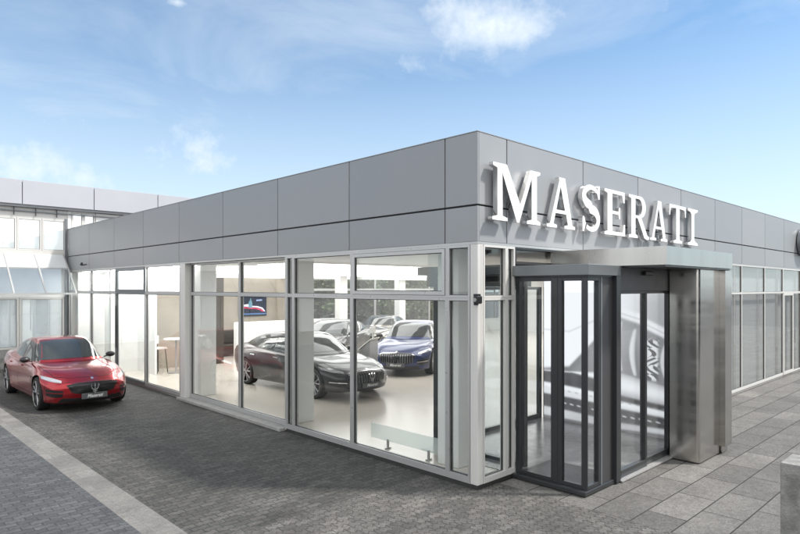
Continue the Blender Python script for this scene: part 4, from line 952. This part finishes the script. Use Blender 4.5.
ki = thing('info_stand', 'white slanted information stand with a small panel beside the black sedan', 'display stand', (4.75, 7.6, .014), RAD(205))
MB().add([(-.28, -.16, 0), (.28, -.16, 0), (.28, .16, 0), (-.28, .16, 0), (-.28, -.16, .88), (.28, -.16, .88), (.28, .16, 1.16), (-.28, .16, 1.16)], [(0, 3, 2, 1), (4, 5, 6, 7), (0, 1, 5, 4), (1, 2, 6, 5), (2, 3, 7, 6), (3, 0, 4, 7)]).build('stand_body', m_alu, ki, bevel=.01)
MB().add([(-.3, -.20, .885), (.3, -.20, .885), (.3, .20, 1.20), (-.3, .20, 1.20), (-.3, -.20, .915), (.3, -.20, .915), (.3, .20, 1.23), (-.3, .20, 1.23)], [(0, 3, 2, 1), (4, 5, 6, 7), (0, 1, 5, 4), (1, 2, 6, 5), (2, 3, 7, 6), (3, 0, 4, 7)]).build('stand_top', m_white, ki, bevel=.006)
MB().box(-.26, .26, -.168, -.161, .42, .84).build('front_panel', m_white, ki)
MB().tube((0, .12, 1.12), (0, .12, 1.40), .012, 8).box(-.17, .17, .105, .135, 1.36, 1.52).build('sign_panel', m_white, ki)

gr = thing('glass_rail', 'low whitish glass rail on small metal feet just inside the corner window', 'rail', (.52, 0, .012))
MB().box(-.006, .006, 1.02, 2.66, .12, .36).build('glass_sheet', glass('whitish_glass', (.94, .97, .96), .06, .6, milk=.28, milkcol=(.92, .95, .94)), gr, bevel=.002)
for yy in (1.35, 2.25): MB().box(-.05, .05, yy - .02, yy + .02, 0, .02).box(-.015, .015, yy - .015, yy + .015, .02, .15).build('foot', m_alu, gr)

tb = thing('tall_table', 'small white tall table in front of the beige wall inside the far bay', 'table', (1.75, 13.1, .014))
MB().tube((0, 0, 1.02), (0, 0, 1.05), .36, 28).build('tabletop', m_white, tb); MB().tube((0, 0, .02), (0, 0, 1.02), .035, 12).build('leg', m_alu, tb); MB().tube((0, 0, 0), (0, 0, .02), .24, 24).build('base', m_alu, tb)
ch = thing('bar_stool', 'pale bar stool with a low back beside the white tall table', 'stool', (1.35, 13.5, .014), RAD(20))
MB().box(-.2, .2, -.2, .2, .72, .77).build('seat', m_white, ch, bevel=.02, segs=2); MB().box(-.2, .2, .17, .20, .86, 1.12).build('backrest', m_white, ch, bevel=.012, segs=2)
MB().bar((-.15, .19, .74), (-.15, .19, .9), .02, .02).bar((.15, .19, .74), (.15, .19, .9), .02, .02).build('back_frame', m_dark, ch)
for a in (-1, 1):
    for b in (-1, 1): MB().tube((a * .15, b * .15, .72), (a * .2, b * .2, 0), .012, 8).build('leg', m_dark, ch)
so_ = thing('sofa', 'dark brown low sofa standing against the beige marble wall', 'sofa', (4.95, 16.4, .014), 0)
MB().box(-.75, .75, -.4, .4, .08, .42).build('seat', m_brown, so_, bevel=.03, segs=2); MB().box(-.75, .75, .22, .42, .421, .95).build('backrest', m_brown, so_, bevel=.04, segs=2)
for a in (-1, 1): MB().box(a * .84 - .09, a * .84 + .09, -.4, .42, .06, .66).build('armrest', m_brown, so_, bevel=.03, segs=2)
MB().box(3.35, 3.9, 14.2, 14.44, .013, 2.95).build('wall', m_brown, bld)

# concrete bollard at the lower right
bo = MB().box(-.22, .22, -.22, .22, 0, .90).build('concrete_post', m_conc, None, bevel=.012, segs=2)
BOP = Vector((-6.048, -4.844, 0)) + (Vector((.72, -.694, 0)) * 4.02 + Vector((.694, .72, 0)) * 5.85)
bo.location = BOP; bo.rotation_euler = (0, 0, RAD(0)); tag(bo, 'square weathered concrete post standing on the slabs at the right edge', 'post')

# building across the forecourt (mirrored in the steel and the glass)
ob = thing('opposite_building', 'plain pale building with a window band across the forecourt', 'building')
MB().box(-14, 34, -34, -26, 0, 5.5).build('wall', m_conc, ob)
MB().box(-14.2, 34.2, -34.2, -25.8, 5.5, 5.8).build('roof', m_dark, ob)
for k in range(9): MB().box(-12 + k * 5.1, -8.4 + k * 5.1, -25.99, -25.9, 1.0, 3.6).build('window', m_cglass, ob)
for k, (x, y) in enumerate([(-10, -21), (4, -22), (19, -21)]): tree(x, y, 7, 2.6, 40 + k, ('left', 'middle', 'right')[k] + ' leafy tree of three in front of the pale building across the forecourt', m_leaf, zmin=2.2, n=2500)['group'] = 'trees across the forecourt'
